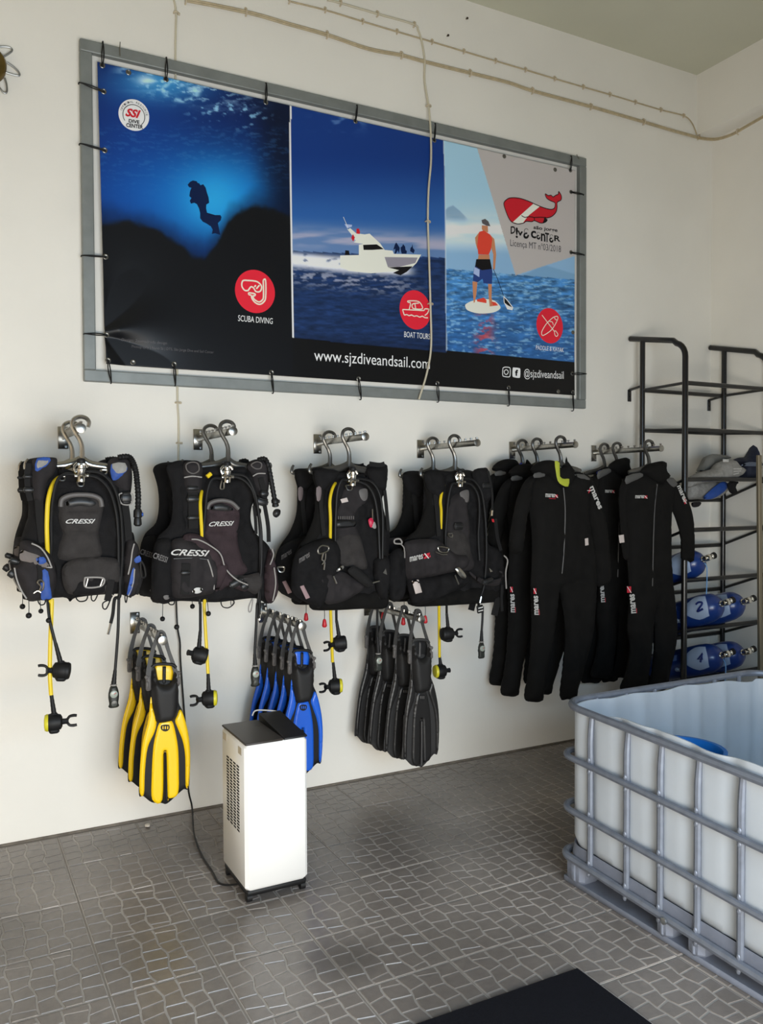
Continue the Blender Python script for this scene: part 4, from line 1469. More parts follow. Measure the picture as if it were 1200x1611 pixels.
xa = lambda px, py, off: W(px, py, off).x
c1, v1_ = scuba_cylinder('blue diving cylinder on the highest loaded shelf of the rack beside the wetsuit sleeve', 4, W(1077, 880, OFR).x + .105, .52, None, -.03)
c2, v2_ = scuba_cylinder('blue diving cylinder numbered 2 on the middle loaded shelf of the rack', 5, W(1077, 960, OFR).x + .118, .56, '2', .10)
c3, v3_ = scuba_cylinder('second blue cylinder of the middle loaded shelf, cut by the pole', 5, W(1077, 960, OFR).x + .118 + .193, .56, None, .09)
c4_, v4_ = scuba_cylinder('blue diving cylinder numbered 4 on the lowest visible shelf of the rack', 6, W(1077, 960, OFR).x + .118, .56, '4', .10)
c5_, v5_ = scuba_cylinder('second blue cylinder of the lowest visible shelf, cut by the pole', 6, W(1077, 960, OFR).x + .118 + .193, .56, None, .09)
M_CORD = mat('pale_blue_cord', (110, 160, 214), .6)
for c_, v_, ln in ((c1, v1_, .30), (c4_, v4_, .20)):
    p = v_ + Vector((.0, -.02, -.018))
    MB().tube([p, p + Vector((.006, -.012, -.03)), p + Vector((.0, -.016, -ln * .5)), p + Vector((-.006, -.012, -ln))], .003, 0, 5, 4).build('valve_cord', M_CORD, c_)

# ---- folded jackets on the upper shelf
jk = thing('folded_jacket', 'silver grey folded buoyancy jacket with blue panel on the upper rack shelf', 'buoyancy jacket', W(1130, 770, .35))
def jz(pts, off, tf, tb, m, name, **k):
    return MB().pillow(PW(e1(pts), off), tf, tb, **k).build(name, m, jk)


jz([(95, 720), (95, 600), (250, 500), (480, 430), (560, 340), (740, 300), (830, 380), (910, 450), (830, 560), (600, 620), (350, 640)], .40, .05, .06, M_GREYCLOTH, 'upper_panel', edge=.05, wr=.012, wsc=22)
jz([(240, 520), (330, 380), (420, 235), (640, 240), (740, 280), (600, 320), (480, 430), (300, 500)], .30, .03, .06, mat('dull_grey_fabric', (110, 110, 106), .7), 'back_fold', edge=.04, wr=.008, wsc=25)
jz([(95, 870), (95, 640), (350, 620), (620, 620), (700, 700), (560, 850), (420, 885), (250, 880)], .30, .05, .05, M_GREYCLOTH, 'lower_panel', edge=.05, wr=.010, wsc=25)
jz([(330, 870), (450, 740), (600, 630), (690, 660), (650, 760), (480, 870)], .365, .014, .02, M_BLUECLOTH, 'blue_panel', edge=.03, wr=.006, wsc=30)
jz([(700, 640), (820, 560), (830, 650), (790, 700), (810, 795), (740, 800), (700, 730)], .42, .02, .02, M_NYLON, 'strap_bundle', edge=.02, wr=.006, wsc=40)
jz([(165, 930), (300, 925), (270, 985), (180, 995)], .15, .012, .012, M_NYLON2, 'strap_end', edge=.015)
MB().box(W(*e1([(660, 320)])[0], .44), (.05, .004, .018), 0, None, .001).build('label', M_LOGO, jk)
for a_ in ([(750, 440), (890, 440)], [(760, 480), (880, 470)], [(770, 520), (850, 500)]):
    MB().tube(PW(e1(a_), .45), .0035, 0, 5).build('silver_stripe', M_LOGO, jk)
jb = thing('folded_jacket', 'dark navy folded buoyancy jacket behind the pole on the upper rack shelf', 'buoyancy jacket', W(1180, 770, .35))
MB().pillow(PW(e1([(760, 340), (830, 280), (960, 260), (1030, 170), (1075, 65), (1140, 110), (1200, 220), (1290, 330), (1290, 600), (1100, 610), (860, 600), (900, 440)]), .34), .06, .06, .06, wr=.016, wsc=24).build('shell', mat('navy_nylon', (26, 32, 52), .7, var=.2, vscale=30), jb)
MB().pillow(PW(e1([(880, 390), (1000, 340), (1200, 360), (1200, 400), (1000, 400)]), .405), .015, .012, .02, wr=.006, wsc=30).build('pale_panel', mat('pale_blue_grey_nylon', (110, 120, 140), .65), jb)

# ---- slim metal pole in front of the rack
pl0, pl1 = W(1193.5, 716, .62), W(1196, 1075, .62)
pm_ = MB()
pxm = (pl0.x + pl1.x) / 2
pm_.beam((pl0.x + .0, D - .62, pl0.z), (pl0.x + (pl1.x - pl0.x) * (pl0.z / max(.01, pl0.z - pl1.z)), D - .62, .004), .028, .02, 0, (0, 1, 0))
tag(pm_.build('metal_pole', mat('brown_grey_anodised', (134, 124, 104), .4, .5), None, False, origin=(pl0.x, D - .62, 0)), 'slim brown-grey metal pole standing at the right edge in front of the rack', 'pole')

# ================================================================== RAILS AND HANGERS
def off_at(X, px, py):
    """how far from the wall the thing of world X seen in column px stands"""
    d = ray(px, py)
    return D - X * d[1] / d[0]


def rail(label, wpx, length=.55, group='steel display rails sticking out of the wall'):
    w = W(wpx[0], wpx[1], 0)
    t = thing('hanging_rail', label, 'rail', w, group)
    MB().box(w + Vector((0, -.003, -.005)), (.045, .006, .10), 0, None, .002).build('wall_plate', M_STEEL, t)
    MB().box(w + Vector((0, -.003 - length / 2, 0)), (.007, length, .03), 0, None, .002).build('rail_bar', M_STEEL, t)
    for k in range(int(length / .05)):
        MB().lathe([(.0045, 0), (.0045, .007), (.007, .009), (.007, .012), (.003, .014)], w + Vector((0, -.05 - .05 * k, .014)), (0, 0, 1), 8).build('stop_pin', M_STEEL, t)
    MB().lathe([(.006, 0), (.019, .002), (.019, .007), (.008, .010)], w + Vector((0, -length - .001, 0)), (0, -1, 0), 14).build('end_cap', M_STEEL, t)
    for dz in (-.045, .035):
        MB().lathe([(.006, 0), (.006, .002), (.002, .003)], w + Vector((.012, -.006, dz)), (0, -1, 0), 8).build('screw', M_GALV, t)
    return w


M_HANG = mat('smoke_grey_hanger', (92, 90, 86), .25, .55)
M_HANGS = mat('silver_hanger', (170, 166, 158), .18, .9)
M_HANGB = mat('blue_hanger_plastic', (38, 52, 150), .4)


def hanger(name, label, X, zr, off, m, drop=.150, span=.17, tips=True, group=None, m_arm=None):
    """hook over the rail at height zr, stem, shoulder arms"""
    y = D - off
    o = Vector((X, y, zr))
    t = thing(name, label, 'hanger', o, group)
    zt_ = zr + .019
    hk = [(.034, -.010), (.038, .010), (.026, .026), (.002, .030), (-.020, .018), (-.026, -.006), (-.014, -.034), (.002, -.062), (.010, -.095), (.008, -drop)]
    MB().tube([Vector((X + a, y, zt_ + b)) for a, b in hk], [.0075, .0085, .0085, .0085, .0085, .0085, .009, .009, .010, .013], 0, 8, 5, flat=1.15).build('hook', m, t)
    a = MB()
    zb_ = zt_ - drop
    for s in (-1, 1):
        pts = [Vector((X + .008, y, zb_ + .012)), Vector((X + s * .045, y, zb_ - .010)), Vector((X + s * span * .75, y, zb_ - .022)), Vector((X + s * span, y, zb_ - .03))]
        a.tube(pts, [.016, .017, .015, .011], 0, 8, 4, flat=.55)
        if tips:
            q_ = [pts[-1], pts[-1] + Vector((s * .012, 0, .006)), pts[-1] + Vector((s * .010, 0, .026)), pts[-1] + Vector((s * .002, 0, .040))]
            if s > 0:
                q_ = [pts[-1], pts[-1] + Vector((.012, 0, .004)), pts[-1] + Vector((.020, 0, .018)), pts[-1] + Vector((.016, 0, .032))]
            a.tube(q_, [.0085, .0085, .0075, .006], 0, 8, 4)
    a.build('shoulder_arms', m_arm or m, t)
    return t


# ================================================================== BUOYANCY JACKETS
def jacket(label, C, O, spec, loc_px):
    t = thing('buoyancy_jacket', label, 'buoyancy jacket', W(*loc_px, O), 'buoyancy jackets on hangers')
    parts = {}
    for it in spec:
        k = it[0]
        if k == 'P':
            _, nm, pts, do, tf, tb, m, edge, wr = it[:9]
            kw = it[9] if len(it) > 9 else {}
            cr = [(PW(C(c[0]), O + do), c[1], c[2]) for c in kw.get('cr', ())]
            parts[nm] = MB().pillow(PW(C(pts), O + do), tf, tb, edge, kw.get('step', .011), wr * 1.7, kw.get('wsc', 20), 0, kw.get('sm', 4), None, cr, len(parts) * 3.1).build(nm, m, t)
        elif k == 'R':
            _, nm, pts, do, w_, m = it[:6]
            parts[nm] = MB().ribbon(PW(C(pts), O + do), w_, .003, 0, 5).build(nm, m, t)
        elif k == 'T':
            _, nm, pts, do, r, m = it[:6]
            parts[nm] = MB().tube(PW(C(pts), O + do), r, 0, 7, 5).build(nm, m, t)
        elif k == 'L':                                       # closed loop of cord
            _, nm, pts, do, r, m = it[:6]
            parts[nm] = MB().tube(PW(C(pts), O + do), r, 0, 6, 5, True).build(nm, m, t)
        elif k == 'X':
            _, s_, p0, p1, p2, do, m, shr = it
            a, b, c = C([p0, p1, p2])
            text_px(s_, a, b, c, O + do, m, t, shear=shr, bold=.02)
        elif k == 'B':                                       # side-release buckle
            _, p, do, w_, h_ = it[:5]
            c = W(*C([p])[0], O + do)
            rot = Matrix.Rotation(math.radians(it[5]) if len(it) > 5 else 0, 3, 'Y')
            b_ = MB().box(c, (w_, .010, h_), 0, rot, .003)
            b_.box(c + rot @ Vector((0, -.004, h_ * .32)), (w_ * .8, .008, h_ * .16), 0, rot, .002)
            b_.box(c + rot @ Vector((0, -.004, -h_ * .32)), (w_ * .8, .008, h_ * .16), 0, rot, .002)
            for s_ in (-1, 1):
                b_.box(c + rot @ Vector((s_ * w_ * .5, 0, 0)), (w_ * .16, .007, h_ * .5), 0, rot, .002)
            b_.build('buckle', M_BLACK, t)
        elif k == 'D':                                       # D-ring
            _, p, do, r = it[:4]
            c = W(*C([p])[0], O + do)
            pts = [c + Vector((-r, 0, r * .5)), c + Vector((-r, -.004, -.1 * r)), c + Vector((-r * .6, -.008, -r * .9)), c + Vector((r * .6, -.008, -r * .9)), c + Vector((r, -.004, -.1 * r)), c + Vector((r, 0, r * .5))]
            MB().tube(pts, .0032, 0, 6, 4, True).build('d_ring', M_STEEL, t)
        elif k == 'K':                                       # pull knob on a cord
            _, p0, p1, do, r, m = it[:6]
            a, b = W(*C([p0])[0], O + do), W(*C([p1])[0], O + do)
            MB().tube([a, (a + b) / 2 + Vector((.001, 0, 0)), b], .0016, 0, 5).build('pull_cord', M_RUBBER, t)
            if r > 0:
                MB().ball(b, r, 0, 12).build('pull_knob', m, t)
            else:
                MB().lathe([(.004, .0), (.008, -.006), (.012, -.032), (.009, -.038), (.004, -.04)], b, (0, 0, 1), 10).build('pull_knob', m, t)
        elif k == 'I':                                       # corrugated inflator hose with its mouthpiece
            _, pts, do, r, end = it[:5]
            P = smooth_path(PW(C(pts), O + do), 14)
            rad = [r * (1 + .13 * math.sin(i * 1.9)) for i in range(len(P))]
            MB().tube(P, rad, 0, 9).build('inflator_hose', M_RUBBER, t)
            e0, e1_ = W(*C([end[0]])[0], O + do), W(*C([end[1]])[0], O + do)
            ax = (e1_ - e0)
            L = ax.length
            ib2 = MB().lathe([(r * 1.2, 0), (r * 1.45, L * .1), (r * 1.5, L * .45), (r * 1.15, L * .5), (r * 1.3, L * .6), (r * 1.4, L * .9), (r * .8, L)], e0, ax, 12).build('inflator', M_BLACK, t)
            MB().lathe([(.008, 0), (.008, .006), (.005, .008)], e0 + ax * .3 + Vector((r * 1.3, 0, 0)), (1, -.2, 0), 10).build('button', M_BLUECLOTH if len(it) > 5 else M_GREYPAD, ib2)
    return t


def torus_px(c, r, m, parent, name):
    return MB().tube([c + Vector((r * math.cos(a), 0, r * math.sin(a))) for a in np.linspace(0, 2 * math.pi, 17)[:-1]], .003, 0, 6, 0, True).build(name, m, parent)


M_GREYPAD2 = mat('mid_grey_handle', (92, 88, 86), .6)
S1 = [
    ('P', 'shell', [(190, 410), (250, 382), (380, 378), (430, 430), (470, 490), (620, 505), (790, 490), (800, 410), (880, 372), (955, 388), (985, 500), (975, 640), (955, 720), (965, 900), (1000, 960), (1005, 1120), (985, 1395), (955, 1418), (880, 1395), (700, 1405), (560, 1425), (520, 1452), (470, 1420), (200, 1440), (165, 1380), (135, 1190), (150, 1010), (185, 890), (210, 800), (205, 640), (180, 500)], 0, .034, .04, M_NYLON, .06, .010, {'wsc': 15}),
    ('P', 'shoulder_strap', [(250, 388), (385, 376), (428, 400), (400, 500), (350, 560), (330, 700), (260, 710), (240, 560), (245, 450)], .03, .022, .02, M_NYLON2, .03, .004),
    ('P', 'shoulder_strap', [(805, 410), (880, 372), (960, 390), (978, 560), (950, 640), (880, 620), (820, 520)], .03, .022, .02, M_NYLON2, .03, .004),
    ('P', 'blue_shoulder_patch', [(276, 384), (372, 380), (366, 425), (305, 474), (262, 474)], .05, .008, .008, M_BLUECLOTH, .02, 0, {'sm': 2}),
    ('P', 'silver_shoulder_patch', [(284, 400), (360, 398), (345, 430), (300, 455), (276, 452)], .056, .005, .004, M_GREYCLOTH, .015, 0, {'sm': 2}),
    ('P', 'blue_shoulder_patch', [(828, 430), (930, 424), (945, 492), (862, 548), (832, 530)], .05, .008, .008, M_BLUECLOTH, .02, 0, {'sm': 2}),
    ('P', 'silver_shoulder_patch', [(836, 424), (932, 418), (942, 478), (880, 505), (850, 480)], .056, .005, .004, M_GREYCLOTH, .015, 0, {'sm': 2}),
    ('R', 'webbing', [(212, 420), (203, 520), (208, 620), (225, 700)], .04, .02, M_WEB),
    ('B', (212, 620), .045, .032, .022), ('B', (205, 520), .045, .028, .014),
    ('R', 'webbing', [(290, 690), (300, 850), (320, 1010)], .045, .03, M_WEB),
    ('R', 'webbing', [(910, 600), (928, 700), (950, 860), (960, 1000)], .045, .028, M_WEB),
    ('B', (940, 680), .06, .036, .05),
    ('L', 'buckle_ring', [(890, 650), (905, 720), (975, 725), (985, 650)], .062, .003, M_PIPE),
    ('P', 'back_panel', [(440, 705), (485, 660), (600, 645), (720, 660), (772, 712), (762, 800), (735, 950), (745, 1125), (440, 1135), (462, 950), (436, 830)], .034, .022, .02, M_GREYPAD, .03, .002, {'cr': [([(470, 930), (600, 925), (730, 930)], .006, .006), ([(445, 770), (600, 780), (765, 770)], .008, .008)]}),
    ('P', 'handle_opening', [(488, 718), (540, 685), (600, 676), (670, 685), (716, 718), (680, 745), (600, 738), (520, 745)], .0585, .006, .012, M_BLACK, .02, 0),
    ('T', 'carry_handle', [(452, 745), (462, 690), (520, 662), (600, 655), (690, 662), (745, 690), (758, 745)], .058, .0095, M_GREYPAD2),
    ('X', 'CRESSI', (486, 870), (702, 870), (496, 836), .064, M_LOGO, .3),
    ('P', 'waist_belt', [(470, 1190), (560, 1130), (700, 1116), (860, 1130), (902, 1190), (890, 1300), (845, 1310), (815, 1390), (700, 1400), (540, 1400), (490, 1370), (462, 1280)], .05, .024, .02, M_GREYPAD, .03, .005),
    ('P', 'belt_flap', [(590, 1290), (640, 1268), (790, 1272), (800, 1330), (760, 1390), (600, 1400), (545, 1405), (560, 1330)], .068, .010, .01, M_NYLON, .025, .003),
    ('R', 'webbing', [(830, 1290), (815, 1370), (800, 1445)], .075, .026, M_WEB),
    ('L', 'buckle_ring', [(632, 1285), (650, 1272), (770, 1278), (755, 1335), (640, 1345)], .08, .0035, M_PIPE),
    ('T', 'buckle_bar', [(655, 1280), (640, 1340)], .08, .003, M_STEEL), ('T', 'buckle_bar', [(765, 1285), (745, 1340)], .08, .003, M_STEEL),
    ('P', 'pocket', [(150, 1012), (240, 1000), (330, 1050), (390, 1130), (425, 1250), (390, 1425), (300, 1442), (195, 1435), (110, 1245), (104, 1185), (150, 1150)], .05, .042, .03, M_NYLON2, .045, .007),
    ('P', 'mesh_panel', [(158, 1070), (220, 1085), (300, 1115), (365, 1180), (330, 1195), (220, 1160), (150, 1140)], .095, .008, .016, mat('grey_mesh', (112, 104, 100), .8, bump=.6, bscale=300), .02, .002),
    ('T', 'piping', [(235, 1018), (300, 1050), (350, 1115), (380, 1185), (378, 1198), (300, 1185)], .092, .003, M_PIPE),
    ('T', 'piping', [(108, 1200), (125, 1285), (160, 1370), (198, 1430)], .075, .003, M_PIPE),
    ('P', 'blue_pocket_panel', [(308, 1225), (358, 1228), (372, 1330), (386, 1425), (345, 1432), (306, 1430)], .093, .006, .014, M_BLUECLOTH, .02, .002, {'sm': 2}),
    ('P', 'blue_tab', [(268, 1132), (325, 1118), (345, 1158), (296, 1174)], .106, .006, .012, M_BLUECLOTH, .012, 0, {'sm': 2}),
    ('R', 'webbing', [(288, 1170), (300, 1240), (298, 1310)], .096, .016, M_WEB),
    ('L', 'karabiner', [(280, 1310), (300, 1290), (325, 1310), (320, 1360), (295, 1370), (305, 1340)], .1, .0032, M_STEEL),
    ('T', 'ring_cord', [(250, 1390), (280, 1372), (305, 1385)], .1, .003, M_STEEL),
    ('B', (108, 1150), .05, .03, .022, 20), ('B', (88, 1245), .05, .024, .03, 40),
    ('P', 'pocket', [(935, 1020), (985, 985), (1035, 1050), (1032, 1150), (1070, 1250), (1030, 1380), (965, 1418), (932, 1380), (918, 1200)], .045, .04, .03, M_NYLON2, .04, .006),
    ('P', 'blue_pocket_panel', [(985, 1215), (1004, 1205), (1000, 1310), (968, 1402), (946, 1395), (965, 1300)], .089, .006, .012, M_BLUECLOTH, .015, 0, {'sm': 2}),
    ('P', 'blue_tab', [(1000, 1135), (1040, 1108), (1052, 1150), (1012, 1165)], .085, .006, .008, M_BLUECLOTH, .012, 0, {'sm': 2}),
    ('T', 'piping', [(1000, 1020), (985, 1080), (975, 1160), (955, 1250)], .085, .003, M_PIPE),
    ('T', 'piping', [(1003, 1210), (990, 1320), (955, 1410)], .09, .0028, M_PIPE),
    ('L', 'clip_hook', [(1050, 1150), (1075, 1190), (1085, 1260), (1060, 1270), (1050, 1220)], .08, .004, M_BLACK),
    ('R', 'strap_end', [(1045, 1250), (1035, 1330), (1020, 1400)], .08, .012, M_WEB),
    ('P', 'collar_roll', [(440, 470), (470, 455), (620, 500), (780, 470), (800, 500), (760, 540), (620, 560), (460, 540)], .035, .014, .014, M_NYLON, .03, .003),
    ('D', (462, 530), .056, .011), ('D', (600, 570), .056, .012), ('D', (774, 482), .056, .011),
    ('I', [(880, 378), (955, 372), (990, 410), (1012, 480), (1022, 560), (1030, 660), (1028, 765)], .05, .0115, ((1026, 765), (1026, 890)), 1),
    ('L', 'cord_loop', [(570, 1418), (592, 1450), (640, 1442), (648, 1404)], .03, .0028, M_RUBBER),
    ('R', 'strap_end', [(825, 1400), (800, 1445)], .05, .02, M_WEB),
    ('L', 'cord_loop', [(815, 1440), (768, 1462), (768, 1500), (790, 1506), (812, 1465)], .05, .0028, M_RUBBER),
    ('L', 'cord_loop', [(285, 1442), (300, 1475), (330, 1470), (335, 1440)], .04, .0026, M_RUBBER),
    ('L', 'cord_loop', [(932, 1405), (932, 1440), (940, 1458), (948, 1410)], .04, .0026, M_RUBBER),
    ('K', (214, 1440), (214, 1556), .05, .0115, M_RUBBER),
    ('K', (345, 1440), (362, 1592), .06, .0105, M_RUBBER),
]
S2 = [
    ('P', 'shell', [(200, 410), (240, 365), (330, 350), (450, 365), (480, 430), (560, 470), (700, 480), (780, 440), (790, 380), (860, 345), (945, 360), (965, 480), (940, 640), (850, 660), (825, 780), (860, 890), (960, 990), (1010, 1120), (1030, 1330), (960, 1420), (860, 1380), (700, 1395), (560, 1410), (300, 1400), (95, 1408), (85, 1250), (95, 1050), (135, 920), (220, 830), (245, 680), (232, 540)], 0, .034, .04, M_NYLON, .06, .010, {'wsc': 15}),
    ('P', 'back_wing', [(200, 400), (320, 390), (340, 560), (345, 780), (380, 900), (240, 960), (135, 930), (225, 830), (245, 680), (232, 520)], .02, .02, .02, M_NYLON, .05, .008),
    ('P', 'shoulder_strap', [(325, 385), (370, 355), (440, 360), (470, 420), (465, 480), (445, 590), (345, 600), (330, 480)], .036, .022, .02, M_NYLON2, .03, .004),
    ('T', 'piping', [(330, 480), (390, 470), (462, 478)], .061, .003, M_PIPE),
    ('L', 'grey_ring_print', [(345, 385), (385, 365), (430, 375), (440, 425), (400, 450), (355, 430)], .060, .003, M_GREYPAD2),
    ('P', 'shoulder_strap', [(800, 400), (860, 348), (945, 362), (962, 450), (940, 640), (890, 640), (840, 470)], .036, .022, .02, M_NYLON2, .03, .004),
    ('L', 'grey_ring_print', [(830, 385), (870, 362), (905, 375), (900, 410), (860, 412)], .060, .003, M_GREYPAD2),
    ('T', 'piping', [(842, 470), (880, 450), (935, 450)], .061, .003, M_PIPE),
    ('R', 'webbing', [(395, 590), (398, 700), (400, 860)], .05, .042, M_WEB),
    ('B', (395, 640), .056, .045, .03), ('B', (400, 780), .056, .045, .02), ('B', (395, 560), .056, .045, .02),
    ('R', 'webbing', [(900, 480), (920, 560), (930, 640)], .06, .024, M_WEB), ('B', (928, 600), .066, .034, .026), ('B', (910, 660), .06, .05, .036, 15),
    ('R', 'webbing', [(930, 690), (955, 840), (960, 960)], .05, .018, M_WEB), ('R', 'webbing', [(850, 690), (862, 800), (866, 900)], .05, .014, M_WEB),
    ('P', 'back_panel', [(495, 710), (530, 660), (600, 646), (680, 655), (738, 705), (742, 800), (730, 950), (760, 1080), (800, 1180), (640, 1240), (560, 1100), (480, 930), (490, 800)], .034, .022, .02, M_PLUM, .03, .003, {'cr': [([(510, 890), (620, 885), (730, 890)], .006, .006), ([(500, 740), (620, 745), (740, 740)], .008, .008)]}),
    ('P', 'handle_opening', [(520, 715), (570, 680), (620, 675), (690, 705), (690, 725), (600, 728)], .0585, .006, .012, M_BLACK, .02, 0),
    ('T', 'carry_handle', [(500, 715), (525, 670), (600, 650), (680, 665), (735, 715)], .058, .009, M_GREYPAD2),
    ('X', 'CRESSI', (512, 845), (695, 838), (520, 810), .064, M_LOGO, .3),
    ('P', 'waist_belt', [(640, 1200), (780, 1210), (900, 1190), (910, 1290), (860, 1350), (760, 1300), (650, 1290)], .05, .02, .02, M_GREYPAD, .03, .004),
    ('P', 'belt_cover', [(330, 910), (420, 900), (520, 960), (600, 1050), (650, 1150), (700, 1240), (800, 1290), (780, 1330), (660, 1290), (590, 1320), (540, 1200), (480, 1080), (330, 1000)], .06, .024, .02, M_PLUM, .03, .005),
    ('T', 'piping', [(385, 940), (440, 945), (520, 985), (600, 1050), (640, 1160), (720, 1240), (805, 1280)], .086, .003, M_PIPE),
    ('B', (720, 1265), .08, .06, .03, -25), ('B', (780, 1290), .08, .03, .03, -25),
    ('P', 'pocket', [(240, 950), (350, 930), (440, 970), (530, 1040), (590, 1160), (560, 1320), (470, 1360), (260, 1375), (225, 1250), (228, 1080)], .055, .042, .03, M_NYLON2, .05, .007),
    ('P', 'pocket', [(95, 1050), (130, 950), (230, 940), (245, 1080), (240, 1390), (110, 1400), (85, 1260)], .035, .036, .03, M_NYLON, .04, .006),
    ('T', 'piping', [(505, 1090), (530, 1160), (550, 1250), (552, 1315)], .094, .003, M_PIPE),
    ('P', 'plum_pocket_side', [(560, 1130), (640, 1120), (655, 1190), (590, 1310), (560, 1310)], .075, .018, .02, M_PLUM, .02, .003),
    ('X', 'CRESSI', (228, 1058), (510, 1068), (240, 1012), .1075, M_LOGO, .3),
    ('X', 'CRESSI', (98, 1080), (205, 1118), (104, 1035), .080, M_GREYPAD2, .3),
    ('R', 'webbing', [(345, 1120), (342, 1200), (335, 1350)], .0985, .036, M_WEB), ('B', (340, 1190), .1, .036, .02),
    ('T', 'zip', [(250, 1085), (390, 1080), (500, 1090)], .098, .004, M_BLACK),
    ('P', 'oval_badge', [(390, 1330), (410, 1305), (440, 1300), (468, 1310), (455, 1335), (420, 1345)], .108, .003, .006, M_LOGO, .01, 0),
    ('P', 'oval_badge', [(175, 1365), (200, 1355), (225, 1368), (210, 1388), (185, 1388)], .083, .003, .006, M_GREYPAD2, .01, 0),
    ('L', 'shackle', [(600, 560), (612, 500), (625, 500), (625, 560)], .056, .003, M_STEEL),
    ('P', 'pocket', [(935, 1120), (965, 1010), (1000, 1080), (1020, 1180), (1030, 1320), (985, 1415), (940, 1390), (925, 1280)], .045, .036, .03, M_PLUM, .035, .005, {'cr': [([(930, 1140), (1010, 1150)], .012, .008)]}),
    ('T', 'piping', [(985, 1010), (995, 1060), (970, 1130)], .084, .003, M_PIPE), ('T', 'piping', [(1000, 1150), (1012, 1270), (990, 1400)], .084, .003, M_PIPE),
    ('D', (1050, 1160), .06, .014),
    ('P', 'collar_roll', [(470, 415), (560, 400), (700, 410), (780, 400), (790, 450), (700, 490), (560, 490), (475, 470)], .03, .014, .014, M_NYLON, .03, .003),
    ('I', [(880, 350), (935, 345), (965, 430), (985, 540), (1005, 650)], .055, .011, ((1004, 640), (1012, 700))),
    ('P', 'inflator_cap', [(990, 740), (1010, 715), (1045, 720), (1045, 755), (1020, 778), (995, 768)], .06, .014, .014, M_BLACK, .02, 0),
    ('L', 'cord_loop', [(215, 1402), (222, 1425), (250, 1425), (255, 1400)], .03, .0026, M_RUBBER),
    ('L', 'cord_loop', [(610, 1395), (615, 1440), (660, 1450), (700, 1420), (690, 1395)], .03, .0026, M_RUBBER),
    ('L', 'cord_loop', [(835, 1385), (812, 1440), (812, 1480), (828, 1470), (840, 1400)], .03, .003, M_PIPE),
    ('K', (275, 1400), (274, 1594), .05, .0115, M_RUBBER), ('K', (500, 1380), (510, 1494), .07, .0115, M_RUBBER),
]
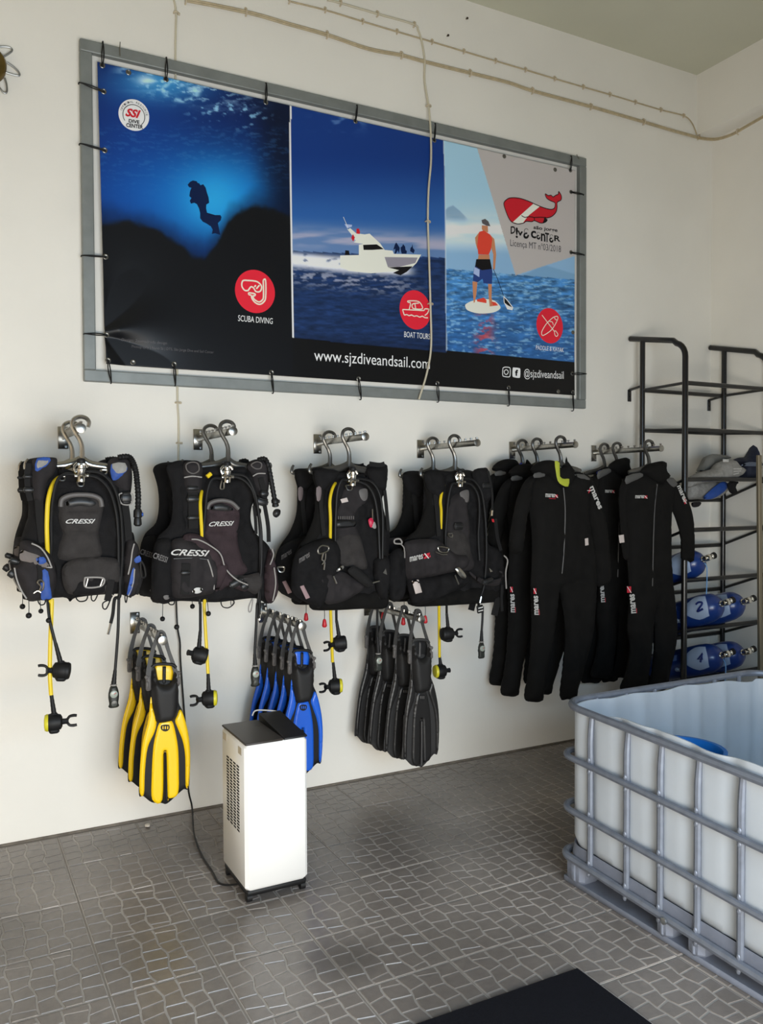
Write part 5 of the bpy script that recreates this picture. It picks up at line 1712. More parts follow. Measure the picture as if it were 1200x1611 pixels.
S3 = [
    ('P', 'shell', [(300, 395), (380, 378), (470, 400), (560, 430), (700, 440), (720, 400), (760, 350), (880, 350), (905, 400), (890, 560), (860, 640), (900, 820), (920, 900), (910, 1080), (900, 1400), (890, 1490), (700, 1500), (450, 1512), (350, 1512), (300, 1500), (295, 1440), (200, 1420), (140, 1300), (150, 1130), (190, 1020), (270, 900), (320, 760), (330, 600), (325, 480)], 0, .034, .04, M_NYLON, .06, .009, {'wsc': 15}),
    ('P', 'wing_panel', [(310, 430), (400, 410), (420, 560), (400, 760), (410, 920), (480, 1000), (300, 1010), (200, 1030), (280, 890), (325, 740), (335, 560)], .02, .022, .02, M_NEO, .05, .007),
    ('P', 'shoulder_strap', [(325, 410), (400, 395), (490, 400), (520, 440), (450, 520), (400, 560), (350, 540)], .036, .02, .02, M_NYLON, .03, .005),
    ('P', 'shoulder_strap', [(745, 400), (790, 380), (890, 385), (895, 480), (885, 555), (800, 545), (760, 470)], .036, .02, .02, M_NYLON, .03, .006),
    ('R', 'webbing', [(760, 350), (840, 360), (880, 350)], .05, .022, M_WEB),
    ('P', 'grey_strap_label', [(340, 540), (380, 538), (372, 635), (344, 640)], .05, .005, .005, mat('faded_grey_label', (112, 100, 100), .7), .012, 0, {'sm': 2}),
    ('R', 'webbing', [(880, 560), (895, 700), (910, 880)], .04, .018, M_WEB),
    ('R', 'webbing', [(370, 560), (380, 720), (400, 920)], .045, .02, M_WEB),
    ('P', 'back_panel', [(505, 700), (540, 560), (620, 520), (720, 540), (745, 640), (690, 700), (650, 760), (660, 860), (700, 950), (700, 1120), (500, 1120), (490, 980), (500, 860)], .03, .018, .02, M_NYLON2, .03, .004),
    ('P', 'grey_mesh_patch', [(680, 560), (740, 550), (745, 620), (720, 645), (690, 620)], .05, .004, .005, M_GREYPAD2, .015, 0),
    ('P', 'care_label', [(530, 632), (582, 618), (594, 650), (542, 662)], .056, .003, .003, M_TAG, .01, 0, {'sm': 1}),
    ('P', 'handle', [(505, 800), (640, 800), (655, 830), (640, 850), (505, 860)], .052, .012, .01, M_BLACK, .015, 0),
] + [('T', 'handle_rib', [(515 + k * 17, 765), (515 + k * 17, 790)], .052, .003, M_GREYPAD2) for k in range(8)] + [
    ('P', 'lower_pad', [(500, 960), (600, 900), (680, 920), (720, 1050), (740, 1180), (620, 1170), (520, 1130)], .045, .016, .02, M_GREYPAD, .04, .006),
    ('P', 'pocket', [(190, 1040), (280, 980), (400, 940), (490, 960), (530, 1050), (520, 1180), (470, 1280), (380, 1480), (300, 1470), (160, 1380), (140, 1250), (160, 1120)], .05, .042, .03, M_NYLON, .05, .009),
    ('P', 'pocket_front', [(350, 1240), (520, 1200), (640, 1260), (720, 1330), (600, 1420), (480, 1460), (400, 1440)], .07, .026, .02, M_NYLON2, .05, .010),
    ('P', 'waist_strap', [(600, 1180), (660, 1170), (790, 1290), (760, 1330), (700, 1300), (600, 1220)], .085, .012, .012, M_WEB, .02, .004),
    ('P', 'silver_buckle', [(500, 1195), (540, 1160), (560, 1165), (545, 1190), (505, 1205)], .1, .006, .006, M_STEEL, .01, 0),
    ('T', 'silver_pull', [(475, 1240), (500, 1300)], .1, .005, M_STEEL),
    ('X', 'mares', (205, 1140), (290, 1085), (200, 1105), .104, M_GREYPAD2, .2),
    ('P', 'pale_tab', [(210, 1322), (240, 1312), (290, 1410), (258, 1424)], .100, .004, .008, mat('dusty_pink_tab', (150, 124, 126), .7), .012, 0, {'sm': 1}),
    ('L', 'karabiner', [(355, 1030), (385, 1000), (435, 1010), (430, 1040), (390, 1060), (360, 1060)], .1, .0036, M_STEEL),
    ('T', 'snap_clip', [(395, 1060), (385, 1110), (405, 1130), (400, 1190)], .1, .0045, M_STEEL),
    ('T', 'snap_clip', [(415, 1060), (410, 1110), (385, 1150)], .102, .003, M_STEEL),
    ('P', 'pocket', [(800, 1120), (880, 1080), (920, 1130), (915, 1300), (890, 1420), (830, 1400), (800, 1280)], .045, .036, .03, M_NYLON, .04, .008),
    ('P', 'silver_patch', [(868, 1215), (890, 1180), (900, 1230)], .083, .003, .003, M_STEEL, .008, 0, {'sm': 1}),
    ('T', 'buckle_glint', [(770, 1300), (840, 1280)], .085, .004, M_STEEL),
    ('P', 'red_valve_tag', [(752, 795), (780, 780), (795, 810), (790, 850), (765, 850)], .06, .008, .006, mat('pink_red_plastic', (196, 28, 70), .4), .012, 0),
    ('P', 'grey_valve_tag', [(765, 835), (800, 810), (815, 850), (800, 865)], .062, .006, .005, M_PIPE, .012, 0), ('T', 'tag_stem', [(785, 710), (787, 790)], .06, .003, M_STEEL),
    ('P', 'collar_roll', [(480, 430), (560, 420), (700, 430), (740, 450), (700, 500), (600, 510), (500, 480)], .03, .014, .014, M_NYLON, .03, .003),
    ('D', (597, 535), .06, .015),
    ('P', 'waist_hem', [(300, 1440), (450, 1420), (700, 1370), (890, 1350), (895, 1490), (700, 1500), (450, 1512), (300, 1500)], .03, .016, .02, M_NEO, .03, .004),
    ('K', (404, 1510), (404, 1580), .05, 0, M_RED),
]
S4 = [
    ('P', 'shell', [(340, 395), (400, 360), (560, 365), (700, 360), (760, 370), (850, 340), (880, 390), (900, 520), (870, 640), (860, 800), (870, 960), (950, 1000), (990, 1080), (1000, 1300), (960, 1430), (800, 1440), (640, 1462), (400, 1475), (255, 1470), (230, 1380), (200, 1200), (190, 1050), (200, 920), (280, 850), (335, 740), (345, 600), (350, 480)], 0, .034, .04, M_NYLON, .06, .009, {'wsc': 15}),
    ('P', 'wing_panel', [(345, 420), (420, 400), (430, 600), (440, 900), (200, 940), (225, 905), (300, 830), (345, 720), (370, 600)], .02, .02, .02, M_NEO, .05, .006),
    ('P', 'shoulder_strap', [(350, 400), (420, 370), (510, 400), (520, 500), (480, 600), (420, 560), (370, 500)], .036, .02, .02, M_NYLON, .03, .005),
    ('P', 'shoulder_strap', [(740, 380), (850, 345), (890, 420), (905, 560), (860, 620), (800, 560)], .036, .02, .02, M_NYLON, .03, .006),
    ('B', (855, 490), .06, .045, .03), ('R', 'webbing', [(440, 560), (455, 700), (470, 900)], .045, .026, M_WEB),
    ('R', 'webbing', [(930, 760), (945, 900), (975, 1020)], .04, .02, M_WEB),
    ('P', 'back_panel', [(545, 640), (600, 560), (700, 520), (720, 620), (700, 660), (720, 800), (720, 980), (760, 1150), (640, 1190), (540, 1040), (530, 880)], .03, .018, .02, M_NYLON2, .03, .004),
    ('P', 'grey_mesh_patch', [(640, 545), (710, 525), (712, 610), (690, 625), (660, 600)], .052, .004, .005, M_GREYPAD2, .015, 0),
    ('B', (630, 820), .056, .05, .036), ('D', (560, 890), .054, .012),
    ('P', 'lower_pad', [(540, 880), (650, 850), (720, 960), (720, 1120), (640, 1180), (545, 1060)], .045, .014, .02, M_GREYPAD, .04, .006),
    ('P', 'pocket', [(195, 950), (440, 925), (520, 980), (600, 1040), (700, 1060), (690, 1160), (560, 1200), (360, 1240), (215, 1250), (195, 1100)], .055, .036, .03, M_NYLON2, .05, .008),
    ('P', 'pocket', [(205, 1220), (360, 1235), (560, 1200), (700, 1210), (690, 1300), (560, 1370), (400, 1440), (260, 1465), (230, 1380)], .045, .036, .03, M_NYLON, .05, .008),
    ('P', 'side_pocket', [(60, 1060), (150, 1000), (195, 1080), (200, 1250), (180, 1400), (80, 1430), (50, 1250)], .03, .03, .03, M_NYLON, .04, .010),
    ('X', 'mares', (232, 1112), (340, 1086), (228, 1072), .101, M_LOGO, .1),
    ('P', 'dive_flag_badge', [(340, 1050), (395, 1035), (402, 1072), (348, 1088)], .097, .003, .003, M_REDPRINT, .01, 0, {'sm': 1}),
    ('T', 'flag_stripe', [(352, 1042), (385, 1082)], .1015, .003, M_WHITE),
    ('P', 'pale_tab', [(248, 1268), (302, 1256), (332, 1360), (278, 1374)], .091, .004, .008, M_TAG, .012, 0, {'sm': 1}),
    ('L', 'ring', [(465, 990), (480, 1030), (530, 1035), (548, 1015), (540, 1000)], .1, .0036, M_STEEL), ('T', 'ring_bar', [(440, 1028), (490, 1050), (535, 1050)], .1, .0036, M_STEEL),
    ('L', 'loop_handle', [(108, 930), (150, 925), (165, 960), (110, 960)], .06, .004, M_PIPE), ('T', 'zip_pull', [(150, 960), (185, 1000), (190, 1080)], .06, .003, M_PIPE),
    ('P', 'waist_strap', [(720, 1190), (800, 1240), (900, 1260), (1000, 1230), (960, 1190), (990, 1200), (960, 1300), (840, 1300), (740, 1230)], .075, .012, .012, M_NYLON2, .02, .004),
    ('P', 'silver_buckle', [(605, 1170), (640, 1160), (690, 1220), (680, 1250), (640, 1230)], .094, .006, .006, M_STEEL, .012, 0), ('T', 'silver_pull', [(600, 1220), (630, 1295)], .094, .004, M_STEEL),
    ('B', (870, 1270), .085, .06, .03, -15),
    ('P', 'silver_patch', [(880, 1160), (910, 1190), (890, 1195)], .06, .003, .003, M_STEEL, .008, 0, {'sm': 1}),
    ('T', 'strap_edge', [(1000, 1060), (1030, 1100), (1015, 1200), (1020, 1330)], .07, .004, M_PIPE),
    ('R', 'strap_end', [(960, 1400), (940, 1470), (920, 1550)], .04, .04, M_WEB), ('R', 'strap_end', [(985, 1300), (980, 1400), (985, 1515)], .05, .016, M_WEB),
    ('T', 'inflator_hose', [(870, 370), (890, 460), (905, 560), (905, 690)], .06, .007, M_RUBBER), ('T', 'hose_nipple', [(905, 690), (900, 735)], .06, .006, M_CHROME),
    ('P', 'red_tab', [(900, 760), (918, 762), (922, 788), (905, 785)], .06, .004, .004, M_RED, .006, 0, {'sm': 1}),
    ('P', 'collar_roll', [(540, 400), (620, 390), (720, 400), (740, 440), (680, 500), (580, 500), (530, 450)], .03, .014, .014, M_NYLON, .03, .003),
    ('P', 'waist_hem', [(240, 1400), (450, 1390), (700, 1330), (960, 1330), (955, 1430), (640, 1462), (255, 1472)], .028, .014, .02, M_NEO, .03, .004),
    ('K', (358, 1470), (358, 1550), .05, 0, M_RED), ('K', (180, 1465), (178, 1565), .01, 0, M_RED),
]

RW = [(99, 687), (311, 690), (499, 697), (661, 705), (805, 707), (933, 712)]
rail_names = ['above the blue-patched jackets at the left end', 'above the plum-grey jackets below the left half of the banner', 'above the jacket with the red valve tag', 'above the jackets beside the wetsuits',
              'carrying the three wetsuits next to the jackets', 'carrying the wetsuits in front of the rack']
RX = [rail('steel display rail ' + rail_names[i], RW[i], .55) for i in range(6)]
# hook columns seen in the photograph (back hook, front hook)
HK = [[(109, 672), (129, 664)], [(329, 680), (355, 674)], [(516, 690), (546, 684)], [(676, 697), (713, 692)]]
SPECS = [S1, S2, S3, S4]
CR = [c4, c5, c6, c7]
rail_short = ['with the blue-patched jackets', 'with the plum-grey jackets', 'with the red-valve-tag jacket', 'with the jackets beside the wetsuits']
jl = [('black buoyancy jacket with blue shoulder patches and blue pocket panels, front of the leftmost rail', 'black buoyancy jacket with blue patches hidden behind the front one on the leftmost rail'),
      ('black and plum buoyancy jacket with a large pocket logo, front of the second rail', 'black buoyancy jacket behind the plum one with the big pocket logo'),
      ('plain black buoyancy jacket with a red valve tag and a white label near its top', 'plain black buoyancy jacket behind the one with the red valve tag'),
      ('black buoyancy jacket with a small red flag badge and a pale tab, beside the wetsuits', 'black buoyancy jacket behind the one with the red flag badge')]
hl = ['silver', 'smoke grey', 'dark grey', 'dark steel grey']
OFFS = []
for i in range(4):
    X, zr = RX[i].x, RX[i].z
    oo = [off_at(X, *h) for h in HK[i]]
    oo = [max(.12, oo[0]), min(.5, oo[1])]
    if oo[1] - oo[0] < .2:
        oo[0] = oo[1] - .2
    OFFS.append(oo)
    m = M_HANGS if i == 0 else M_HANG
    for k in (0, 1):
        pos = 'back' if k == 0 else 'front'
        hanger('coat_hanger', f'{hl[i]} hanger at the {pos} of the rail ' + rail_short[i], X, zr, oo[k], m, .150, .185, True, 'hangers of the buoyancy jackets')
    f = jacket(jl[i][0], CR[i], oo[1], SPECS[i], CR[i]([(600, 900)])[0])
    b = copy_tree(f)
    b.location.y += oo[1] - oo[0]
    b['label'] = jl[i][1]

# ================================================================== REGULATOR SETS
M_SATIN = mat('satin_chrome', (196, 194, 188), .2, 1.0)


CAXY = {1: .14, -1: -.3}


def second_stage(c, s, cover, t, name='second_stage', tabs=True, tilt=0.0):
    """regulator second stage: round case on edge, mouthpiece on side s, hose comes from above"""
    c = Vector(c)
    rot = Matrix.Rotation(tilt, 3, 'Y')
    case = MB()
    case.lathe([(.018, -.030), (.029, -.024), (.034, -.006), (.0345, .012), (.033, .022)], c, rot @ Vector((-s, CAXY[s], 0)), 18)
    case.box(c + rot @ Vector((-s * .002, 0, -.030)), (.038, .05, .018), 0, rot, .006)
    case.box(c + rot @ Vector((s * .0, 0, .03)), (.026, .024, .016), 0, rot, .005)
    b = case.build(name, M_RUBBER, t)
    MB().lathe([(.033, .020), (.034, .026), (.030, .034), (.014, .037), (.001, .037)], c, rot @ Vector((-s, CAXY[s], 0)), 18).build('purge_cover', cover, b)
    d = rot @ Vector((s, -.1, 0))
    mp_ = MB().tube([c + d * .024, c + d * .040, c + d * .052], [.013, .011, .013], 0, 8, flat=1.2)
    if tabs:
        for z in (.017, -.017):
            zz = Vector((0, 0, z))
            mp_.tube([c + d * .048 + zz * .4, c + d * .056 + zz, c + d * .070 + zz * 1.15, c + d * .082 + zz * 1.05], [.005, .0055, .006, .0055], 0, 7, 3, flat=1.3)
    mp_.build('mouthpiece', M_RUBBER, b)
    return b


def hose_boot(a, b, t, r0=.0095, r1=.0065):
    P = [Vector(a).lerp(Vector(b), k / 9) for k in range(10)]
    return MB().tube(P, [(r1 + (r0 - r1) * k / 9) * (1.08 if k % 2 else 1) for k in range(10)], 0, 9).build('hose_boot', M_RUBBER, t)


def gauge(c, t, h=.085, w=.021):
    c = Vector(c)
    out = [c + Vector((w * a, 0, h * b)) for a, b in ((0, .5), (.55, .48), (.9, .25), (1, 0), (.85, -.3), (1, -.42), (.6, -.5), (-.6, -.5), (-1, -.42), (-.85, -.3), (-1, 0), (-.9, .25), (-.55, .48))]
    g = MB().pillow(out, .012, .012, .012, .006).build('gauge_console', mat('dark_olive_rubber', (34, 36, 32), .5), t)
    MB().lathe([(w * .72, 0), (w * .72, .003), (w * .6, .0045), (.001, .0045)], c + Vector((-.001, -.011, h * .14)), (0, -1, 0), 16).build('gauge_glass', mat('pale_gauge_dial', (150, 156, 146), .25), g)
    MB().tube([c + Vector((-.001, -.0165, h * .14)), c + Vector((w * .35, -.0165, h * .2))], .0012, 0, 5).build('needle', M_RED, g)
    MB().lathe([(w * .55, 0), (w * .55, .003), (.001, .004)], c + Vector((.0, -.011, -h * .28)), (0, -1, 0), 14).build('compass_dial', mat('dark_dial', (48, 52, 48), .3), g)
    return g


def first_stage(c, t):
    c = Vector(c)
    MB().lathe([(.012, -.036), (.0175, -.034), (.0175, -.014), (.015, -.011), (.0185, -.007), (.0185, .014), (.013, .018), (.013, .03), (.006, .034)], c, (0, -.1, 1), 16).build('first_stage', M_CHROME, t)
    y = MB().tube([c + Vector((-.02, .0, .0)), c + Vector((-.026, 0, .018)), c + Vector((-.012, .0, .036)), c + Vector((.012, 0, .036)), c + Vector((.024, 0, .02))], .006, 0, 8, 4)
    y.build('yoke', M_SATIN, t)
    MB().lathe([(.006, 0), (.016, .002), (.017, .012), (.013, .018), (.004, .02)], c + Vector((0, 0, .036)), (0, -.2, 1), 12).build('yoke_knob', M_RUBBER, t)
    for s in (-1, 1):
        MB().lathe([(.008, 0), (.008, .012), (.0065, .014)], c + Vector((s * .014, -.004, -.012)), (s, -.2, -.1), 8).build('hose_port', M_SATIN, t)


def regulator(label, c_first, O, hoses, seconds, gauge_at, loc):
    t = thing('regulator_set', label, 'regulator', W(*c_first, O), 'breathing regulators slung over the jackets')
    first_stage(W(*c_first, O), t)
    for (nm, pts, do, r, m) in hoses:
        MB().tube(PW(pts, O + do) if not isinstance(do, (list, tuple)) else [W(p[0], p[1], O + d_) for p, d_ in zip(pts, do)], r, 0, 8, 6).build(nm, m, t)
    for (px, do, s, cov, boot0, tabs, tilt) in seconds:
        c = W(*px, O + do)
        b = second_stage(c, s, cov, t, 'second_stage', tabs, tilt)
        hose_boot(W(*boot0, O + do), c + Vector((0, 0, .032)), t)
    if gauge_at:
        px, do, h_, b0 = gauge_at
        c = W(*px, O + do)
        gauge(c, t, h_)
        hose_boot(W(*b0, O + do), c + Vector((0, 0, h_ * .5)), t, .0105)
        MB().lathe([(.012, -.003), (.014, 0), (.012, .003)], c + Vector((0, 0, h_ * .53)), (0, 0, 1), 12).build('collar_ring', M_PIPE, t)
    return t


RH = .0062
O = OFFS[0][1]
regulator('regulator with yellow octopus hose slung over the blue-patched jacket', c4([(605, 490)])[0], O + .075,
          [('yellow_hose', c4([(570, 505), (480, 505), (405, 560), (362, 680), (350, 850), (352, 1010), (362, 1250), (375, 1450)]) + d1([(445, 140), (432, 480), (428, 760), (438, 945)]), [-.03, -.075, -.035, -.008, -.012, -.02, -.05, -.06, -.06, -.05, -.03, -.03], .0085, M_YHOSE),
           ('low_pressure_hose', c4([(590, 515), (500, 500), (430, 545), (395, 690), (382, 860), (384, 1020), (370, 1250), (356, 1430)]) + d1([(410, 150), (428, 310), (482, 525)]), [0, 0, .005, 0, -.015, -.02, -.05, -.06, -.06, -.04, -.03], RH, M_RUBBER),
           ('inflator_hose', c4([(635, 510), (730, 530), (815, 620), (865, 780), (882, 960), (885, 1150), (895, 1400)]) + d1([(985, 120), (968, 250), (950, 330)]), [0, .005, 0, -.015, -.02, -.02, -.03, -.04, -.04, -.04], RH * 1.1, M_RUBBER),
           ('hose_nipple', d1([(950, 325), (935, 390), (925, 425)]), -.04, .0058, M_CHROME),
           ('gauge_hose', c4([(632, 480), (750, 495), (845, 590), (895, 760), (912, 960), (912, 1150), (892, 1390)]) + d1([(1020, 110), (1012, 400), (995, 640), (988, 730)]), [0, .005, .004, -.01, -.01, -.015, -.03, -.04, -.04, -.04, -.04], RH, M_RUBBER)],
          [(d1([(520, 735)])[0], -.03, -1, M_RUBBER, d1([(476, 500)])[0], True, .12), (d1([(465, 1180)])[0], -.03, 1, mat('yellow_cover', (206, 196, 40), .45), d1([(440, 940)])[0], True, 0)],
          (d1([(975, 960)])[0], -.04, .090, d1([(988, 730)])[0]), None)
O = OFFS[1][1]
M_COVY = mat('yellow_cover', (206, 196, 40), .45)
regulator('regulator with yellow octopus hose slung over the plum-grey jacket', c5([(650, 455)])[0], O + .075,
          [('yellow_hose', c5([(620, 470), (540, 470), (480, 530), (452, 640), (455, 780), (462, 900), (475, 1200), (482, 1400)]) + d2([(742, 60), (755, 300), (770, 550)]), [-.04, -.08, -.08, -.03, -.015, -.02, -.06, -.06, -.06, -.04, -.03], .0075, M_YHOSE),
           ('low_pressure_hose', c5([(630, 490), (545, 490), (505, 580), (488, 740), (474, 910), (450, 1200), (446, 1400)]) + d2([(714, 60), (714, 240)]), [0, .004, 0, -.015, -.02, -.06, -.06, -.06, -.03], RH, M_RUBBER),
           ('inflator_hose', c5([(675, 470), (760, 490), (830, 560), (870, 680), (890, 820), (898, 1000), (895, 1300), (890, 1500)]), [0, .003, -.002, -.012, -.02, -.02, -.03, -.05], RH * 1.1, M_RUBBER),
           ('hose_nipple', d3([(262, 195), (258, 245)]), -.05, .0058, M_CHROME),
           ('inflator_hose', c5([(890, 1490), (888, 1530)]), -.05, RH * 1.1, M_RUBBER),
           ('gauge_hose', c5([(680, 455), (790, 475), (855, 590), (885, 740), (905, 900), (905, 1150), (880, 1400)]) + d3([(238, 120), (230, 300), (220, 480), (218, 540)]), [0, .003, .0, -.01, -.015, -.015, -.03, -.05, -.05, -.05, -.05], RH, M_RUBBER),
           ('yellow_cap', c5([(500, 475), (530, 450)]), .01, .009, M_YHOSE)],
          [(d2([(705, 415)])[0], -.03, -1, M_RUBBER, d2([(714, 240)])[0], False, .3), (d2([(775, 730)])[0], -.03, -1, M_COVY, d2([(770, 550)])[0], True, 0)],
          (d3([(222, 720)])[0], -.05, .090, d3([(218, 530)])[0]), None)
O = OFFS[2][1]
regulator('regulator with yellow octopus hose slung over the jacket with the red valve tag', c6([(628, 465)])[0], O + .075,
          [('yellow_hose', c6([(600, 480), (530, 470), (475, 530), (448, 640), (452, 790), (450, 1000), (448, 1300), (452, 1440)]) + d3([(858, 120), (866, 380), (876, 600)]), [-.04, -.08, -.035, -.012, -.018, -.05, -.06, -.06, -.06, -.04, -.03], .0075, M_YHOSE),
           ('low_pressure_hose', c6([(605, 490), (545, 480), (508, 570), (494, 760), (490, 950), (488, 1200), (492, 1430)]) + d3([(905, 90), (908, 245)]), [0, .004, 0, -.014, -.018, -.05, -.06, -.06, -.03], RH, M_RUBBER),
           ('inflator_hose', c6([(650, 485), (740, 520), (800, 620), (828, 800), (838, 1000), (845, 1200), (835, 1380)]), [0, .003, -.002, -.012, -.02, -.02, -.03], RH * 1.1, M_RUBBER),
           ('gauge_hose', c6([(652, 468), (770, 490), (840, 590), (864, 760), (864, 1000), (858, 1200), (840, 1400)]) + d4([(298, 60), (292, 200), (294, 330)]), [0, .003, .0, -.01, -.015, -.02, -.03, -.05, -.05, -.05], RH, M_RUBBER)],
          [(d3([(930, 440)])[0], -.03, -1, M_RUBBER, d3([(908, 245)])[0], True, -.1), (d3([(895, 800)])[0], -.03, -1, M_COVY, d3([(880, 600)])[0], True, 0)],
          (d4([(300, 520)])[0], -.045, .085, d4([(295, 330)])[0]), None)
O = OFFS[3][1]
regulator('regulator with yellow octopus hose slung over the jacket beside the wetsuits', c7([(642, 440)])[0], O + .075,
          [('yellow_hose', c7([(610, 460), (550, 440), (505, 500), (482, 610), (488, 720), (478, 1000), (470, 1300), (468, 1410)]) + d4([(740, 90), (742, 280), (744, 480)]), [-.04, -.08, -.04, -.012, -.035, -.05, -.06, -.06, -.06, -.08, -.09], .0075, M_YHOSE),
           ('low_pressure_hose', c7([(615, 475), (575, 480), (545, 600), (532, 760), (522, 915), (525, 1150), (530, 1400)]) + d4([(795, 50), (796, 160)]), [0, .004, 0, -.012, -.018, -.05, -.06, -.06, -.03], RH, M_RUBBER),
           ('inflator_hose', c7([(665, 465), (730, 480), (785, 560), (800, 700), (790, 900), (800, 1100)]), [0, .003, -.002, -.012, -.025, -.03], RH * 1.1, M_RUBBER),
           ('gauge_hose', c7([(668, 435), (750, 445), (815, 540), (842, 700), (855, 900), (855, 1100), (838, 1300), (812, 1390)]), [0, .003, .0, -.01, -.015, -.02, -.03, -.03], RH, M_RUBBER),
           ('hose_nipple', d4([(1046, 40), (1036, 85)]), -.03, .006, M_CHROME),
           ('gauge_hose', d4([(1058, 110), (1056, 200), (1050, 290)]), -.03, RH, M_RUBBER)],
          [(d4([(805, 310)])[0], -.03, 1, M_RUBBER, d4([(796, 160)])[0], True, 0), (d4([(752, 580)])[0], -.09, 1, M_COVY, d4([(744, 470)])[0], False, 0)],
          (d4([(1048, 430)])[0], -.03, .085, d4([(1050, 285)])[0]), None)
tg = W(*d4([(1038, 130)])[0], OFFS[3][1] + .05)
cl_ = thing('hose_clip', 'black hose clip with white stripes hanging below the jacket beside the wetsuits', 'clip', tg)
MB().box(tg, (.038, .012, .04), 0, Matrix.Rotation(-.15, 3, 'Y'), .003).build('clip_body', M_BLACK, cl_)
for dz in (-.008, .008):
    MB().box(tg + Vector((0, -.0068, dz)), (.03, .001, .005), 0, Matrix.Rotation(-.15, 3, 'Y')).build('white_stripe', M_WHITE, cl_, False)
# paper tag on the back jacket of the third rail
pt = OFFS[2][0] + .12
MB().slab([W(*p, pt) for p in c6([(62, 1265), (115, 1258), (130, 1352), (72, 1370)])], .0015).build('swing_tag', M_TAG, [o for o in bpy.data.objects if o.get('label') == jl[2][1]][0], False)

# ================================================================== WETSUITS
M_LIME = mat('lime_lining', (170, 178, 50), .7)
M_ZIP = mat('grey_zip', (74, 72, 70), .5, .3)
M_SHOULD = mat('grey_rubber_panel', (78, 77, 75), .7, var=.1)


def wetsuit(label, O, spec, loc_px, group):
    t = thing('wetsuit', label, 'wetsuit', W(*loc_px, O), group)
    for it in spec:
        k = it[0]
        if k == 'P':
            _, nm, pts, do, tf, tb, m, edge, wr = it[:9]
            kw = it[9] if len(it) > 9 else {}
            cr = [(PW(c8(c[0]), O + do), c[1], c[2]) for c in kw.get('cr', ())]
            MB().pillow(PW(c8(pts), O + do), tf, tb, edge, kw.get('step', .015), wr, kw.get('wsc', 9), 0, kw.get('sm', 4), None, cr, kw.get('seed', 1.0)).build(nm, m, t)
        elif k == 'T':
            _, nm, pts, do, r, m = it
            MB().tube(PW(c8(pts), O + do), r, 0, 6, 5).build(nm, m, t)
        elif k == 'X':
            _, s_, p0, p1, p2, do, m = it
            a, b, c = c8([p0, p1, p2])
            text_px(s_, a, b, c, O + do, m, t, bold=.03)
        elif k == 'F':                                       # little dive flag
            _, pts, do = it
            q_ = c8(pts)
            MB().slab([W(*p, O + do) for p in q_], .001).build('flag_badge', M_REDPRINT, t, False)
            a, b = ((q_[0][0] + q_[1][0]) / 2, (q_[0][1] + q_[1][1]) / 2), ((q_[2][0] + q_[3][0]) / 2, (q_[2][1] + q_[3][1]) / 2)
            MB().tube([W(*q_[0], O + do + .001), W(*q_[2], O + do + .001)], .002, 0, 5).build('flag_stripe', M_WHITE, t)
    return t


WA = [
    ('P', 'suit_body', [(350, 205), (275, 232), (238, 300), (250, 430), (262, 560), (262, 700), (257, 830), (262, 1000), (255, 1200), (240, 1330), (222, 1436), (268, 1455), (312, 1450), (322, 1400), (335, 1300), (372, 1120), (395, 950), (405, 850), (420, 900), (438, 1020), (441, 1130), (430, 1280), (416, 1432), (455, 1440), (495, 1438), (505, 1390), (545, 1250), (585, 1080), (603, 900), (605, 760), (598, 640), (575, 520), (562, 420), (580, 300), (575, 240), (490, 215), (420, 280)], 0, .045, .04, M_NEO, .07, .012,
     {'cr': [([(405, 830), (340, 800), (280, 790)], .008, .02), ([(405, 830), (480, 800), (570, 790)], .008, .02)]}),
    ('P', 'sleeve', [(275, 232), (225, 262), (185, 345), (165, 430), (148, 520), (138, 620), (165, 655), (205, 650), (216, 590), (232, 470), (250, 400), (262, 300)], .005, .035, .03, M_NEO, .04, .008),
    ('P', 'sleeve', [(565, 240), (600, 290), (640, 410), (662, 530), (676, 660), (680, 800), (640, 830), (612, 820), (604, 700), (592, 580), (566, 450), (555, 330)], .005, .035, .03, M_NEO, .04, .008),
    ('P', 'collar', [(255, 212), (280, 172), (330, 152), (388, 156), (415, 190), (440, 178), (450, 155), (468, 172), (492, 215), (480, 262), (455, 295), (400, 282), (345, 240), (300, 225)], .03, .026, .03, M_NEO, .03, .008, {'seed': 4}),
    ('P', 'collar_lining', [(386, 156), (412, 166), (414, 238), (440, 252), (464, 252), (458, 293), (425, 285), (402, 262), (392, 215)], .056, .006, .006, M_LIME, .015, .002, {'sm': 2, 'step': .01}),
    ('P', 'collar_tab', [(440, 178), (448, 130), (456, 160), (462, 178)], .05, .006, .006, M_NEO, .01, 0, {'sm': 2, 'step': .01}),
    ('P', 'shoulder_panel', [(275, 222), (325, 215), (332, 238), (275, 246)], .04, .006, .01, M_SHOULD, .015, .002, {'sm': 2, 'step': .01}),
    ('P', 'shoulder_panel', [(488, 228), (545, 228), (583, 262), (545, 258)], .036, .008, .01, M_SHOULD, .015, .002, {'sm': 2, 'step': .01}),
    ('T', 'zip', [(432, 300), (441, 400), (440, 520), (432, 680), (424, 762)], .046, .0035, M_ZIP),
    ('X', 'mares', (336, 350), (386, 352), (336, 330), .052, M_LOGO), ('F', [(388, 336), (402, 337), (402, 353), (388, 352)], .052),
    ('T', 'red_print', [(355, 357), (390, 359)], .05, .0018, M_REDPRINT),
    ('X', 'mares', (572, 298), (622, 418), (592, 288), .046, M_LOGO), ('F', [(560, 315), (572, 300), (580, 315), (568, 330)], .047),
    ('P', 'white_label', [(548, 574), (566, 570), (568, 608), (550, 612)], .052, .002, .004, M_TAG, .006, 0, {'sm': 1, 'step': .01}),
    ('X', 'mares', (300, 985), (296, 882), (276, 985), .058, M_LOGO), ('F', [(272, 842), (286, 842), (286, 872), (272, 872)], .056), ('T', 'red_print', [(302, 985), (300, 955)], .056, .002, M_REDPRINT),
]
